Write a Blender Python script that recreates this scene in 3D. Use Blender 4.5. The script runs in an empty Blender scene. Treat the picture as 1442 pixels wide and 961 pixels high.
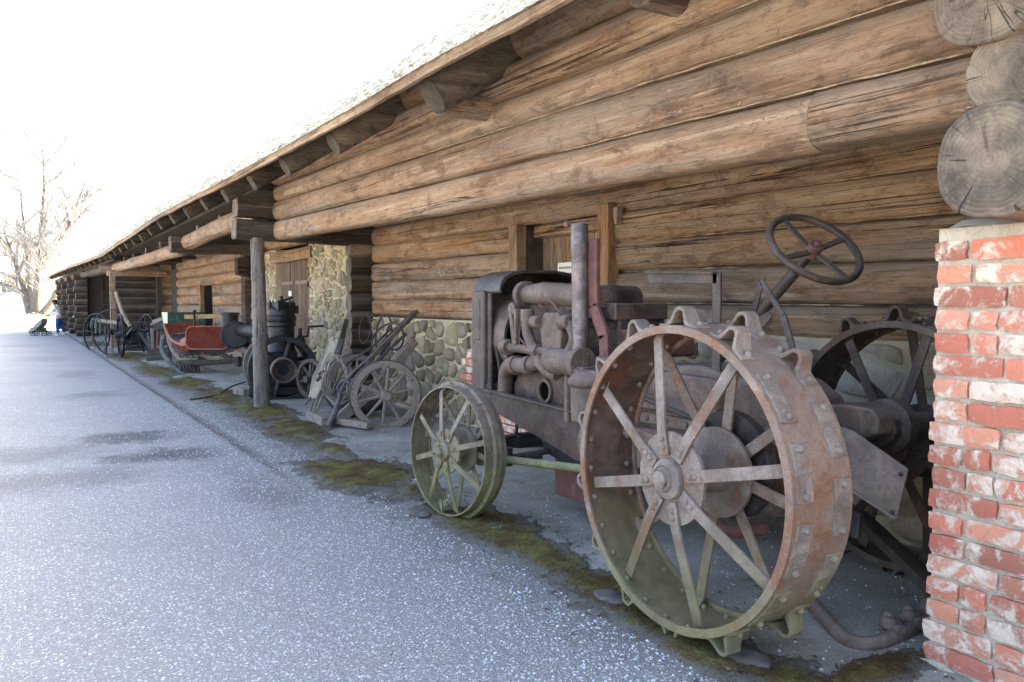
import bpy, bmesh, math, random
from mathutils import Vector, Matrix, noise as mnoise
random.seed(11)
R = math.radians
sc = bpy.context.scene
COL = sc.collection

# ---------------------------------------------------------------- camera, sky, sun, exposure
FOC = 1165.0; YAW = R(30.78); PITCH = math.atan(53.5 / FOC); EYE = 1.42
fwd = Vector((math.sin(YAW) * math.cos(PITCH), math.cos(YAW) * math.cos(PITCH), -math.sin(PITCH)))
rgt = Vector((math.cos(YAW), -math.sin(YAW), 0.0)); upv = rgt.cross(fwd)
cam = bpy.data.cameras.new('camera'); co = bpy.data.objects.new('camera', cam); COL.objects.link(co)
co.matrix_world = Matrix(((rgt.x, upv.x, -fwd.x, 0), (rgt.y, upv.y, -fwd.y, 0), (rgt.z, upv.z, -fwd.z, EYE), (0, 0, 0, 1)))
cam.sensor_width = 36; cam.lens = FOC / 1442 * 36; cam.clip_start = 0.05; cam.clip_end = 2000
sc.camera = co
SUN_AZ = R(68); SUN_EL = R(41)          # azimuth clockwise from +Y: behind the barn
w = bpy.data.worlds.new('World'); sc.world = w; w.use_nodes = True
wn = w.node_tree; bg = wn.nodes['Background']
sk = wn.nodes.new('ShaderNodeTexSky'); sk.sky_type = 'NISHITA'; sk.sun_disc = False
sk.sun_elevation = SUN_EL; sk.sun_rotation = SUN_AZ
sk.air_density = 0.85; sk.dust_density = 5.0; sk.ozone_density = 0.6
wn.links.new(sk.outputs['Color'], bg.inputs['Color']); bg.inputs['Strength'].default_value = 0.15
sl = bpy.data.lights.new('sun', 'SUN'); sl.energy = 5.0; sl.angle = R(0.5); sl.color = (1, .91, .78)
so = bpy.data.objects.new('sun', sl); COL.objects.link(so)
so.rotation_euler = Vector((math.sin(SUN_AZ) * math.cos(SUN_EL), math.cos(SUN_AZ) * math.cos(SUN_EL), math.sin(SUN_EL))).to_track_quat('Z', 'Y').to_euler()
vs = sc.view_settings; vs.view_transform = 'Standard'; vs.look = 'None'; vs.gamma = 1; vs.use_curve_mapping = False
vs.exposure = 2.95

def at(px, py, X=None, Y=None, Z=None, D=None):
    """a measured photograph point as a real place, once one of its coordinates is known"""
    r = fwd * FOC + rgt * (px - 721) - upv * (py - 480.5)
    if X is not None: t = X / r.x
    elif Y is not None: t = Y / r.y
    elif Z is not None: t = (Z - EYE) / r.z
    else: t = D / FOC
    return Vector((0, 0, EYE)) + r * t

# ---------------------------------------------------------------- mesh builder
def frame(axis):
    a = Vector(axis).normalized()
    u = a.orthogonal().normalized() if abs(a.z) > .99 else Vector((0, 0, 1)).cross(a).normalized()
    return u, a.cross(u), a
class MB:
    def __init__(s): s.v = []; s.f = []; s.m = []
    def add(s, vs, fs, mi=0):
        o = len(s.v); s.v += [Vector(p) for p in vs]; s.f += [[i + o for i in f] for f in fs]; s.m += [mi] * len(fs); return s
    def box(s, c, d, rot=None, mi=0):
        c = Vector(c); h = Vector(d) / 2
        vs = [Vector((x * h.x, y * h.y, z * h.z)) for x in (-1, 1) for y in (-1, 1) for z in (-1, 1)]
        if rot is not None: vs = [rot @ p for p in vs]
        return s.add([p + c for p in vs], [(0, 1, 3, 2), (4, 6, 7, 5), (0, 4, 5, 1), (2, 3, 7, 6), (0, 2, 6, 4), (1, 5, 7, 3)], mi)
    def bar(s, p0, p1, wd, th, side=None, mi=0):
        """a rectangular bar from p0 to p1, wd along side"""
        p0 = Vector(p0); p1 = Vector(p1); a = (p1 - p0).normalized()
        u = Vector(side) if side is not None else (Vector((0, 0, 1)) if abs(a.z) < .9 else Vector((1, 0, 0)))
        u = (u - a * u.dot(a)).normalized(); v = a.cross(u)
        q = [u * (x * wd / 2) + v * (y * th / 2) for x, y in ((-1, -1), (1, -1), (1, 1), (-1, 1))]
        return s.add([p0 + k for k in q] + [p1 + k for k in q], [(3, 2, 1, 0), (4, 5, 6, 7)] + [(i, (i + 1) % 4, 4 + (i + 1) % 4, 4 + i) for i in range(4)], mi)
    def cyl(s, p0, p1, r0, r1=None, n=16, cap=True, mi=0):
        return s.lathe([(r0, 0), (r0 if r1 is None else r1, (Vector(p1) - Vector(p0)).length)], p0, Vector(p1) - Vector(p0), n, cap=cap, mi=mi)
    def lathe(s, prof, org, axis, n=24, closed=False, cap=True, mi=0):
        u, v, a = frame(axis); org = Vector(org); vs = []
        for r, h in prof:
            for i in range(n):
                t = 2 * math.pi * i / n; vs.append(org + a * h + (u * math.cos(t) + v * math.sin(t)) * r)
        k = len(prof); fs = []
        for j in range(k if closed else k - 1):
            b = (j + 1) % k
            for i in range(n):
                i2 = (i + 1) % n; fs.append((j * n + i, j * n + i2, b * n + i2, b * n + i))
        if cap and not closed:
            fs.append(tuple(reversed(range(n)))); fs.append(tuple((k - 1) * n + i for i in range(n)))
        return s.add(vs, fs, mi)
    def tube(s, pts, r, n=8, closed=False, mi=0):
        pts = [Vector(p) for p in pts]; k = len(pts); rs = r if isinstance(r, (list, tuple)) else [r] * k
        T = []
        for i in range(k):
            a = pts[(i - 1) % k] if (closed or i) else pts[0]; b = pts[(i + 1) % k] if (closed or i < k - 1) else pts[-1]
            T.append((b - a).normalized())
        u = T[0].orthogonal().normalized(); vs = []
        for i in range(k):
            u = (u - T[i] * u.dot(T[i])).normalized(); v = T[i].cross(u)
            for j in range(n):
                t = 2 * math.pi * j / n; vs.append(pts[i] + (u * math.cos(t) + v * math.sin(t)) * rs[i])
        fs = []
        for i in range(k if closed else k - 1):
            b = (i + 1) % k
            for j in range(n): fs.append((i * n + j, i * n + (j + 1) % n, b * n + (j + 1) % n, b * n + j))
        if not closed: fs += [tuple(reversed(range(n))), tuple((k - 1) * n + j for j in range(n))]
        return s.add(vs, fs, mi)
    def prism(s, poly, vec, mi=0):
        n = len(poly); poly = [Vector(p) for p in poly]; vec = Vector(vec)
        nn = Vector((0, 0, 0))
        for i in range(n): nn += poly[i].cross(poly[(i + 1) % n])
        if nn.dot(vec) > 0: poly.reverse()
        return s.add(poly + [p + vec for p in poly], [tuple(range(n)), tuple(reversed(range(n, 2 * n)))] + [((i + 1) % n, i, n + i, n + (i + 1) % n) for i in range(n)], mi)
    def sph(s, c, r, n=12, m=8, sq=(1, 1, 1), mi=0):
        c = Vector(c); vs = [c + Vector((0, 0, r * sq[2]))]
        for j in range(1, m):
            p = math.pi * j / m
            for i in range(n):
                t = 2 * math.pi * i / n; vs.append(c + Vector((r * sq[0] * math.sin(p) * math.cos(t), r * sq[1] * math.sin(p) * math.sin(t), r * sq[2] * math.cos(p))))
        vs.append(c - Vector((0, 0, r * sq[2]))); L = len(vs) - 1; fs = []
        for i in range(n): fs.append((0, 1 + i, 1 + (i + 1) % n)); fs.append((L, 1 + (m - 2) * n + (i + 1) % n, 1 + (m - 2) * n + i))
        for j in range(m - 2):
            for i in range(n): fs.append((1 + j * n + i, 1 + (j + 1) * n + i, 1 + (j + 1) * n + (i + 1) % n, 1 + j * n + (i + 1) % n))
        return s.add(vs, fs, mi)
    def mesh(s, name, mats, off=None, ang=38):
        me = bpy.data.meshes.new(name); o = off or Vector((0, 0, 0))
        me.from_pydata([tuple(p - o) for p in s.v], [], s.f)
        for m in (mats if isinstance(mats, (list, tuple)) else [mats]): me.materials.append(m)
        if isinstance(mats, (list, tuple)): me.polygons.foreach_set('material_index', s.m)
        me.validate(); me.update(); me.shade_smooth()
        if ang < 180: me.set_sharp_from_angle(angle=R(ang))
        return me
WLOC = {}
def tag(o, label=None, cat=None, group=None, kind=None):
    for k, v in (('label', label), ('category', cat), ('group', group), ('kind', kind)):
        if v: o[k] = v
    return o
def link(name, me, parent=None, mat=None):
    o = bpy.data.objects.new(name, me); COL.objects.link(o)
    if parent is not None: o.parent = parent
    if mat is not None: o.matrix_local = mat
    return o
def thing(name, label, cat, loc=(0, 0, 0), group=None):
    o = bpy.data.objects.new(name, None); COL.objects.link(o); o.location = loc; WLOC[o.name] = Vector(loc)
    o.empty_display_size = .1
    return tag(o, label, cat, group)
def part(name, mb, mat, parent, bevel=0, ang=38, kind=None, label=None, world=True):
    """one mesh object under parent; vertices given in world coordinates unless world is False"""
    off = WLOC.get(parent.name, Vector((0, 0, 0))) if (parent is not None and world) else Vector((0, 0, 0))
    o = link(name, mb.mesh(name, mat, off, ang), parent); WLOC[o.name] = off
    if bevel: 
        b = o.modifiers.new('bevel', 'BEVEL'); b.width = bevel; b.segments = 2; b.limit_method = 'ANGLE'; b.angle_limit = R(40)
    if kind: o['kind'] = kind
    if label: o['label'] = label
    return o
def single(name, mb, mat, label, cat, loc, group=None, bevel=0, ang=38):
    o = link(name, mb.mesh(name, mat, Vector(loc), ang)); o.location = loc; WLOC[o.name] = Vector(loc)
    if bevel:
        b = o.modifiers.new('bevel', 'BEVEL'); b.width = bevel; b.segments = 2; b.limit_method = 'ANGLE'; b.angle_limit = R(40)
    return tag(o, label, cat, group)
def nz(x, y, z, s=1.0): return mnoise.noise(Vector((x * s, y * s, z * s)))
def bez(p0, p1, p2, n=8):
    p0, p1, p2 = Vector(p0), Vector(p1), Vector(p2)
    return [p0 * (1 - t) ** 2 + p1 * 2 * t * (1 - t) + p2 * t * t for t in [i / n for i in range(n + 1)]]
def smooth_path(pts, n=5):
    """Catmull-Rom through pts"""
    P = [Vector(p) for p in pts]; P = [P[0] * 2 - P[1]] + P + [P[-1] * 2 - P[-2]]; out = []
    for i in range(1, len(P) - 2):
        for k in range(n):
            t = k / n; a, b, c, d = P[i - 1:i + 3]
            out.append(.5 * ((2 * b) + (c - a) * t + (2 * a - 5 * b + 4 * c - d) * t * t + (-a + 3 * b - 3 * c + d) * t ** 3))
    out.append(P[-2]); return out

# ---------------------------------------------------------------- materials
class G:
    def __init__(s, name, rough=.8, spec=.3, metal=0):
        s.mat = bpy.data.materials.new(name); s.mat.use_nodes = True; s.nt = s.mat.node_tree
        s.b = s.nt.nodes['Principled BSDF']; s.b.inputs['Roughness'].default_value = rough
        s.b.inputs['Specular IOR Level'].default_value = spec; s.b.inputs['Metallic'].default_value = metal
    def N(s, t, **kw):
        n = s.nt.nodes.new('ShaderNode' + t)
        for k, v in kw.items(): setattr(n, k, v)
        return n
    def L(s, a, b):
        if isinstance(a, (int, float)): b.default_value = a
        elif isinstance(a, (tuple, list)): b.default_value = tuple(a) + ((1,) if len(a) == 3 and b.type == 'RGBA' else ())
        else: s.nt.links.new(a, b)
    def M(s, op, a, b=0, c=0, clamp=False):
        n = s.N('Math', operation=op, use_clamp=clamp); s.L(a, n.inputs[0]); s.L(b, n.inputs[1]); s.L(c, n.inputs[2]); return n.outputs[0]
    def V(s, op, a, b=(0, 0, 0)):
        n = s.N('VectorMath', operation=op); s.L(a, n.inputs[0]); s.L(b, n.inputs[1]); return n.outputs[0]
    def obj(s, scale=(1, 1, 1), rnd=True):
        c = s.N('TexCoord').outputs['Object']
        if rnd:
            r = s.N('ObjectInfo').outputs['Random']; k = s.N('CombineXYZ'); m = s.M('MULTIPLY', r, 61.0)
            for i in range(3): s.L(m, k.inputs[i])
            c = s.V('ADD', c, k.outputs[0])
        return s.V('MULTIPLY', c, scale)
    def pos(s): return s.N('NewGeometry').outputs['Position']
    def rand(s): return s.N('ObjectInfo').outputs['Random']
    def noise(s, v, scale, detail=4, rough=.55, dist=0, col=False):
        n = s.N('TexNoise'); s.L(v, n.inputs['Vector']); n.inputs['Scale'].default_value = scale; n.inputs['Detail'].default_value = detail
        n.inputs['Roughness'].default_value = rough; n.inputs['Distortion'].default_value = dist
        return n.outputs['Color' if col else 'Fac']
    def vor(s, v, scale, out='Distance', feat='F1', rnd=1):
        n = s.N('TexVoronoi', feature=feat); s.L(v, n.inputs['Vector']); n.inputs['Scale'].default_value = scale
        n.inputs['Randomness'].default_value = rnd; return n.outputs[out]
    def ramp(s, f, stops, interp='LINEAR'):
        n = s.N('ValToRGB'); cr = n.color_ramp; cr.interpolation = interp; s.L(f, n.inputs[0])
        while len(cr.elements) < len(stops): cr.elements.new(.5)
        for e, (p, c) in zip(cr.elements, stops):
            e.position = p; e.color = (c, c, c, 1) if isinstance(c, (int, float)) else tuple(c) + (1,)
        return n.outputs[0]
    def step(s, f, a, b): 
        n = s.N('MapRange', interpolation_type='SMOOTHSTEP'); s.L(f, n.inputs[0]); n.inputs[1].default_value = a; n.inputs[2].default_value = b; return n.outputs[0]
    def mix(s, f, a, b, mode='MIX'):
        n = s.N('Mix', data_type='RGBA', blend_type=mode); s.L(f, n.inputs[0]); s.L(a, n.inputs[6]); s.L(b, n.inputs[7]); return n.outputs[2]
    def sep(s, v):
        n = s.N('SeparateXYZ'); s.L(v, n.inputs[0]); return n.outputs
    def hsv(s, c, h=.5, sa=1, v=1):
        n = s.N('HueSaturation'); s.L(h, n.inputs[0]); s.L(sa, n.inputs[1]); s.L(v, n.inputs[2]); s.L(1.0, n.inputs[3]); s.L(c, n.inputs[4]); return n.outputs[0]
    def bump(s, h, dist=.01, strength=1, prev=None):
        n = s.N('Bump'); s.L(h, n.inputs['Height']); n.inputs['Distance'].default_value = dist; n.inputs['Strength'].default_value = strength
        if prev is not None: s.L(prev, n.inputs['Normal'])
        return n.outputs[0]
    def done(s, col, normal=None, rough=None):
        s.L(col, s.b.inputs['Base Color'])
        if normal is not None: s.L(normal, s.b.inputs['Normal'])
        if rough is not None: s.L(rough, s.b.inputs['Roughness'])
        return s.mat

def wood(name, axis, base, orange=.5, flakes=.5, grey=.35, val=1.0):
    """hewn weathered log: axis is the grain direction, base a list of four browns"""
    g = G(name, .78, .25); a = 'XYZ'.index(axis)
    def st(k): return tuple(k if i == a else 1 for i in range(3))
    c1 = g.obj(st(.22)); c2 = g.obj(st(.045)); c3 = g.obj(st(.28))
    c4 = g.obj(st(.012)); c5 = g.obj(st(.5)); c6 = g.obj(st(.025))
    n1 = g.noise(c1, 3.0, 6, .62, .3); n2 = g.noise(c2, 38, 8, .75); n3 = g.noise(c3, 10, 6, .62, .5); n4 = g.noise(c2, 9, 6, .7); n5 = g.noise(c5, 26, 5, .7)
    col = g.ramp(n1, [(.30, base[0]), (.40, base[1]), (.52, base[2]), (.68, base[3])])
    oz = g.step(g.noise(c1, 2.1, 5, .65, .8), .62 - .2 * orange, .74 - .1 * orange)
    col = g.mix(g.M('MULTIPLY', oz, .7), col, (.40 * val, .17 * val, .065 * val))
    fib = g.step(n2, .38, .66); col = g.mix(g.M('MULTIPLY', fib, .34), col, (.62 * val, .45 * val, .29 * val), 'MIX')
    fid = g.step(n2, .47, .30); col = g.mix(g.M('MULTIPLY', fid, .55), col, (.085 * val, .05 * val, .03 * val))
    lo = g.noise(c6, 13, 6, .72); dk = g.step(lo, .465, .36); col = g.mix(g.M('MULTIPLY', dk, .85), col, (.07 * val, .04 * val, .026 * val))
    li = g.step(lo, .56, .63); col = g.mix(g.M('MULTIPLY', li, .62), col, (.66 * val, .50 * val, .36 * val))
    gz = g.step(g.noise(g.obj(st(.06)), 4.5, 5, .65), .50, .60); col = g.mix(g.M('MULTIPLY', gz, .55), col, (.33 * val, .27 * val, .215 * val))
    n8 = g.noise(g.obj(st(.05)), 105, 6, .78); col = g.mix(g.M('MULTIPLY', g.step(n8, .47, .33), .6), col, (.08 * val, .046 * val, .028 * val)); col = g.mix(g.M('MULTIPLY', g.step(n8, .55, .68), .38), col, (.64 * val, .48 * val, .33 * val))
    n9 = g.noise(g.obj(st(.35)), 70, 4, .75); col = g.mix(g.M('MULTIPLY', g.step(n9, .58, .66), .45), col, (.09 * val, .055 * val, .036 * val))
    sp = g.step(n5, .58, .68); col = g.mix(g.M('MULTIPLY', sp, .4), col, (.10 * val, .06 * val, .04 * val))
    n6 = g.noise(g.obj(st(.30)), 24, 7, .68, .4); n7 = g.noise(g.obj(st(.4)), 2.6, 3, .55)
    mot = g.noise(g.obj(st(.45)), 7, 8, .74, .5); col = g.mix(g.M('MULTIPLY', g.step(mot, .51, .37), .6), col, (.11 * val, .06 * val, .036 * val)); col = g.mix(g.M('MULTIPLY', g.step(mot, .55, .68), .35), col, (.56 * val, .38 * val, .25 * val))
    fl = g.step(g.M('ADD', n6, g.M('MULTIPLY', g.M('SUBTRACT', n7, .5), .5)), .69 - .1 * flakes, .76 - .1 * flakes); col = g.mix(g.M('MULTIPLY', fl, .65), col, g.ramp(n7, [(.4, (.58 * val, .33 * val, .20 * val)), (.6, (.62 * val, .48 * val, .34 * val))]))
    up_ = g.sep(g.N('NewGeometry').outputs['Normal'])[2]
    du = g.M('MULTIPLY', g.step(g.M('ADD', up_, g.M('MULTIPLY', g.M('SUBTRACT', n1, .5), 1.6)), .0, .7), grey * 1.3, clamp=True)
    col = g.mix(du, col, (.32, .265, .215))
    cr = g.noise(c4, 9, 4, .55); ck = g.M('ABSOLUTE', g.M('SUBTRACT', cr, .5)); ck = g.step(ck, .010, .002)
    ck = g.M('MULTIPLY', ck, g.step(g.noise(c1, 1.1, 2), .52, .58)); col = g.mix(g.M('MULTIPLY', ck, .85), col, (.03, .018, .012))
    kn = g.vor(g.obj(st(.6)), 1.5, 'Distance'); kd = g.step(kn, .06, .03); col = g.mix(g.M('MULTIPLY', kd, .6), col, (.09, .045, .028))
    col = g.hsv(col, .5, g.M('MULTIPLY_ADD', g.rand(), .25, .85), g.M('MULTIPLY_ADD', g.rand(), .25, .85))
    h = g.M('ADD', g.M('MULTIPLY', n2, .8), g.M('ADD', g.M('MULTIPLY', fl, .6), g.M('ADD', g.M('MULTIPLY', ck, -1.6), g.M('MULTIPLY', lo, 1.6))))
    h = g.M('ADD', h, g.M('ADD', g.M('MULTIPLY', n3, .8), g.M('ADD', g.M('MULTIPLY', n5, .5), g.M('MULTIPLY', n8, .6))))
    return g.done(col, g.bump(h, .02, 1), g.M('MULTIPLY_ADD', n2, .3, .6))
def endgrain(name, val=1.0):
    g = G(name, .75, .25); q = g.sep(g.N('TexCoord').outputs['UV'])
    rad = g.M('SQRT', g.M('ADD', g.M('MULTIPLY', q[0], q[0]), g.M('MULTIPLY', q[1], q[1]))); an = g.M('ARCTAN2', q[1], q[0])
    cx = g.N('CombineXYZ'); g.L(rad, cx.inputs[0]); g.L(an, cx.inputs[1]); g.L(g.M('MULTIPLY', g.rand(), 40), cx.inputs[2]); c = cx.outputs[0]
    n = g.noise(g.obj(), 7, 5, .6); rr = g.M('ADD', rad, g.M('MULTIPLY', n, .09))
    ring = g.M('SINE', g.M('MULTIPLY', rr, 74)); n2 = g.noise(g.obj(), 6.5, 6, .65); n3 = g.noise(g.obj((1, 1, 1)), 55, 5, .7)
    col = g.ramp(n2, [(.34, (.075, .058, .046)), (.5, (.15, .12, .092)), (.64, (.24, .19, .14))])
    col = g.mix(g.M('MULTIPLY', g.step(ring, .1, .95), .16), col, (.07, .052, .04)); col = g.mix(g.M('MULTIPLY', g.step(n3, .5, .75), .4), col, (.33, .27, .215))
    s1 = g.noise(g.V('MULTIPLY', c, (.35, 2.6, 1)), 1.0, 3, .5); ck = g.M('MULTIPLY', g.step(g.M('ABSOLUTE', g.M('SUBTRACT', s1, .5)), .014, .003), g.step(g.noise(g.obj(), 3.1, 2), .45, .55))
    col = g.mix(g.M('MULTIPLY', ck, .85), col, (.03, .024, .02))
    bl = g.step(g.noise(g.obj(), 4.2, 6, .7), .50, .36); col = g.mix(g.M('MULTIPLY', bl, .6), col, (.06, .048, .042))
    col = g.hsv(col, .5, 1.1, 1.12 * val)
    return g.done(col, g.bump(g.M('ADD', g.M('MULTIPLY', ring, .12), g.M('ADD', g.M('MULTIPLY', n3, .4), g.M('MULTIPLY', ck, -1))), .01, .8))
B_LIGHT = [(.14, .075, .042), (.32, .178, .10), (.41, .245, .145), (.50, .345, .225)]
B_MID = [(.13, .066, .034), (.29, .152, .076), (.38, .22, .115), (.48, .32, .19)]
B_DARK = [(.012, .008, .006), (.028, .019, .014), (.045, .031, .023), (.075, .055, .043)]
B_GREY = [(.09, .08, .07), (.17, .15, .13), (.24, .215, .19), (.33, .30, .265)]
M = {}
M['log'] = wood('hewn_log', 'Y', B_LIGHT, .55, .45, .4)
M['log_back'] = wood('inner_log', 'Y', B_MID, .4, .75, .3)
M['log_x'] = wood('cross_log', 'X', B_LIGHT, .3, .3, .5)
M['log_dark'] = wood('dark_log', 'X', B_DARK, .1, .1, .3, .4)  # dark timber browns, lowered further for the shade inside the bay
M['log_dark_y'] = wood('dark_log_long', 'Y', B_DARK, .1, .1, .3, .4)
M['post'] = wood('grey_post', 'Z', B_GREY, .0, .2, .2, .8)
M['rafter'] = wood('grey_rafter', 'X', [(.05, .042, .034), (.10, .085, .07), (.15, .125, .10), (.22, .185, .15)], .1, .3, .25, .5)
M['plank_z'] = wood('door_plank', 'Z', [(.07, .04, .028), (.13, .075, .052), (.17, .105, .075), (.22, .15, .11)], .1, .1, .1, .6)
M['plank_light'] = wood('shutter_plank', 'Z', B_MID, .7, .1, .1)
M['fascia'] = wood('eave_batten', 'Y', [(.2, .11, .06), (.33, .20, .115), (.40, .26, .16), (.48, .33, .21)], .6, .5, .2)
M['grey_y'] = wood('grey_timber', 'Y', B_GREY, .0, .3, .3, .9)
M['end'] = endgrain('log_end_grain'); M['end_dark'] = endgrain('dark_end_grain', .42)

def iron(name, a, b, rust, rustamt=.5, algae=0, rough=.6, spec=.4, metal=0.0, dust=.3):
    g = G(name, rough, spec, metal); c = g.obj(); n1 = g.noise(c, 3.1, 6, .62); n2 = g.noise(c, 14, 6, .65); n3 = g.noise(c, 60, 5, .7)
    n4 = g.noise(c, 7, 8, .72, .4)
    col = g.ramp(n4, [(.30, [k * .62 for k in a]), (.45, a), (.62, b), (.75, [min(1, k * 1.25) for k in b])])
    rm = g.step(g.M('ADD', n1, g.M('MULTIPLY', n2, .45)), .86 - .3 * rustamt, 1.02 - .3 * rustamt)
    col = g.mix(g.M('MULTIPLY', rm, .85), col, g.ramp(n3, [(.35, [k * .5 for k in rust]), (.65, rust)]))
    rm2 = g.step(g.noise(g.obj((1, 1, .35)), 9, 6, .7), .60, .72); col = g.mix(g.M('MULTIPLY', rm2, .5), col, [k * .8 for k in rust])
    fl = g.step(g.M('ADD', n3, g.M('MULTIPLY', n4, .3)), .80, .86); col = g.mix(g.M('MULTIPLY', fl, dust * 1.6, clamp=True), col, (.5, .44, .41))
    n5 = g.noise(c, 150, 4, .75); col = g.mix(g.M('MULTIPLY', g.step(n5, .50, .34), .55), col, [k * .45 for k in a]); col = g.mix(g.M('MULTIPLY', g.step(n5, .60, .72), .3), col, [min(1, k * 1.5) for k in b])
    if dust > .1:
        up_ = g.sep(g.N('NewGeometry').outputs['Normal'])[2]
        col = g.mix(g.M('MULTIPLY', g.step(g.M('ADD', up_, g.M('MULTIPLY', g.M('SUBTRACT', n1, .5), .8)), .3, .9), dust), col, (.30, .255, .225))
    if algae:
        z = g.sep(g.pos())[2]; zz = g.M('ADD', z, g.M('MULTIPLY', g.M('SUBTRACT', n1, .5), .55)); am = g.step(zz, algae, algae * .3)
        col = g.mix(g.M('MULTIPLY', am, .62), col, g.ramp(n2, [(.35, (.15, .14, .055)), (.65, (.29, .265, .11))]))
    return g.done(col, g.bump(g.M('ADD', g.M('MULTIPLY', n3, .6), g.M('ADD', n2, n4)), .006, .8), g.M('MULTIPLY_ADD', n2, .35, rough - .17))
M['wheel'] = iron('wheel_iron', (.205, .155, .125), (.32, .255, .208), (.24, .12, .065), .45, .62, .62)
M['tread'] = iron('tread_iron', (.235, .16, .12), (.31, .225, .175), (.31, .135, .06), .62, .5, .6)
M['fwheel'] = iron('front_wheel_iron', (.15, .115, .085), (.27, .225, .165), (.15, .08, .05), .25, .72, .65)
M['body'] = iron('body_iron', (.045, .031, .025), (.098, .070, .057), (.15, .075, .05), .3, 0, .5, .45)
M['cast'] = iron('cast_iron', (.115, .080, .062), (.205, .150, .118), (.2, .10, .065), .3, 0, .6)
M['dark'] = iron('dark_iron', (.022, .018, .018), (.06, .05, .047), (.08, .042, .025), .2, 0, .5, .4, 0, .12)
M['barrel'] = iron('rim_inside_iron', (.11, .065, .045), (.20, .125, .095), (.24, .09, .04), .7, .66, .65)
M['drum'] = iron('brown_wheel_iron', (.06, .042, .034), (.125, .09, .072), (.14, .065, .035), .5, 0, .6)
M['black'] = iron('engine_iron', (.010, .010, .012), (.028, .028, .032), (.03, .02, .016), .15, 0, .5, .4, 0, .06)
M['rustred'] = iron('rusty_red_iron', (.12, .05, .045), (.2, .085, .07), (.2, .08, .045), .5, 0, .6)
M['galv'] = iron('exhaust_iron', (.11, .09, .088), (.26, .22, .21), (.16, .075, .05), .3, 0, .4, .6, .3)
M['green_rod'] = iron('mossy_iron', (.16, .16, .07), (.26, .25, .12), (.16, .1, .05), .2, 0, .7)
M['blueiron'] = iron('blue_grey_iron', (.07, .068, .09), (.15, .145, .18), (.12, .07, .05), .2, 0, .5)

def flat(name, col, rough=.7, var=.25, sc_=9, spec=.3, wear=None):
    g = G(name, rough, spec); n = g.noise(g.obj(), sc_, 6, .65); n2 = g.noise(g.obj(), sc_ * 6, 4, .6)
    c = g.ramp(n, [(.3, [k * (1 - var) for k in col]), (.7, [min(1, k * (1 + var)) for k in col])])
    if wear: c = g.mix(g.step(g.M('ADD', n, g.M('MULTIPLY', n2, .3)), .74, .80), c, wear)
    return g.done(c, g.bump(g.M('ADD', n, g.M('MULTIPLY', n2, .5)), .005, .6))
M['redpaint'] = flat('faded_red_paint', (.14, .032, .020), .85, .4, 6, .05, (.09, .045, .032))
M['pinkpaint'] = flat('pale_red_paint', (.30, .12, .085), .75, .3)
M['greenpaint'] = flat('green_paint', (.035, .09, .06), .6, .5, 7, .3, (.25, .25, .18))
M['cream'] = flat('cream_paint', (.62, .58, .42), .6, .15)
M['yellowwood'] = flat('yellow_plank', (.34, .23, .11), .7, .3)
M['bluegrey'] = flat('blue_grey_paint', (.115, .125, .115), .8, .4, 8, .2, (.22, .20, .16))
M['hole_shade'] = flat('black_hole_shade', (.004, .004, .004), 1.0, .1, 9, 0)
M['white'] = flat('white_card', (.75, .73, .66), .7, .08)
M['rubber'] = flat('black_rubber', (.02, .02, .022), .6, .2)
M['palewood'] = flat('pale_worn_wood', (.33, .28, .205), .8, .35, 7, .2, (.12, .10, .085))
M['cartwood'] = flat('cart_wood', (.25, .205, .165), .8, .35, 12, .2, (.10, .085, .075))
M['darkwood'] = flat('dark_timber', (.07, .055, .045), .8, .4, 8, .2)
def rustplate():
    g = G('rust_plate', .8, .2); n = g.noise(g.obj((1, 1, .4)), 26, 5, .6, 1.0)
    return g.done(g.ramp(n, [(.40, (.09, .035, .02)), (.52, (.22, .10, .03)), (.62, (.5, .31, .1))]), g.bump(n, .004))
M['rustplate'] = rustplate()
def stone_mat(name, cols, green=.4):
    g = G(name, .85, .2); r = g.rand(); c = g.obj(); n = g.noise(c, 6, 7, .65); n2 = g.noise(c, 45, 5, .7)
    col = g.ramp(r, [(i / (len(cols) - 1), k) for i, k in enumerate(cols)])
    col = g.mix(g.step(n, .35, .7), col, g.hsv(col, .5, .8, 1.45)); col = g.mix(g.M('MULTIPLY', g.step(n2, .5, .7), .35), col, (.07, .065, .05))
    col = g.mix(g.M('MULTIPLY', g.step(g.noise(c, 3.5, 5, .6), .48, .62), green), col, (.20, .19, .07))
    return g.done(col, g.bump(g.M('ADD', n, g.M('MULTIPLY', n2, .5)), .015, .8))
M['stone'] = stone_mat('field_stone', [(.22, .17, .095), (.33, .27, .165), (.15, .125, .075), (.40, .33, .22), (.25, .20, .09), (.17, .135, .10), (.32, .22, .155)], .45)
M['stone_pale'] = stone_mat('tan_stone', [(.38, .30, .165), (.26, .215, .12), (.48, .39, .23), (.19, .165, .11), (.42, .33, .22), (.30, .21, .14)], .3)
M['stone_grey'] = stone_mat('grey_stone', [(.26, .21, .15), (.52, .43, .32), (.20, .17, .125), (.62, .53, .41), (.40, .29, .2)], .15)
def mortar(name, a, b):
    g = G(name, .9, .15); c = g.obj(rnd=False); n = g.noise(c, 5, 6, .65); n2 = g.noise(c, 70, 5, .7)
    col = g.mix(g.M('MULTIPLY', g.step(n2, .45, .7), .4), g.ramp(n, [(.3, a), (.7, b)]), [k * .45 for k in a])
    return g.done(col, g.bump(g.M('ADD', n2, n), .012, .9))
M['mortar'] = mortar('lime_mortar', (.46, .37, .235), (.66, .56, .40))
M['mortar_grey'] = mortar('cement_mortar', (.52, .45, .35), (.74, .66, .53))
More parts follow.
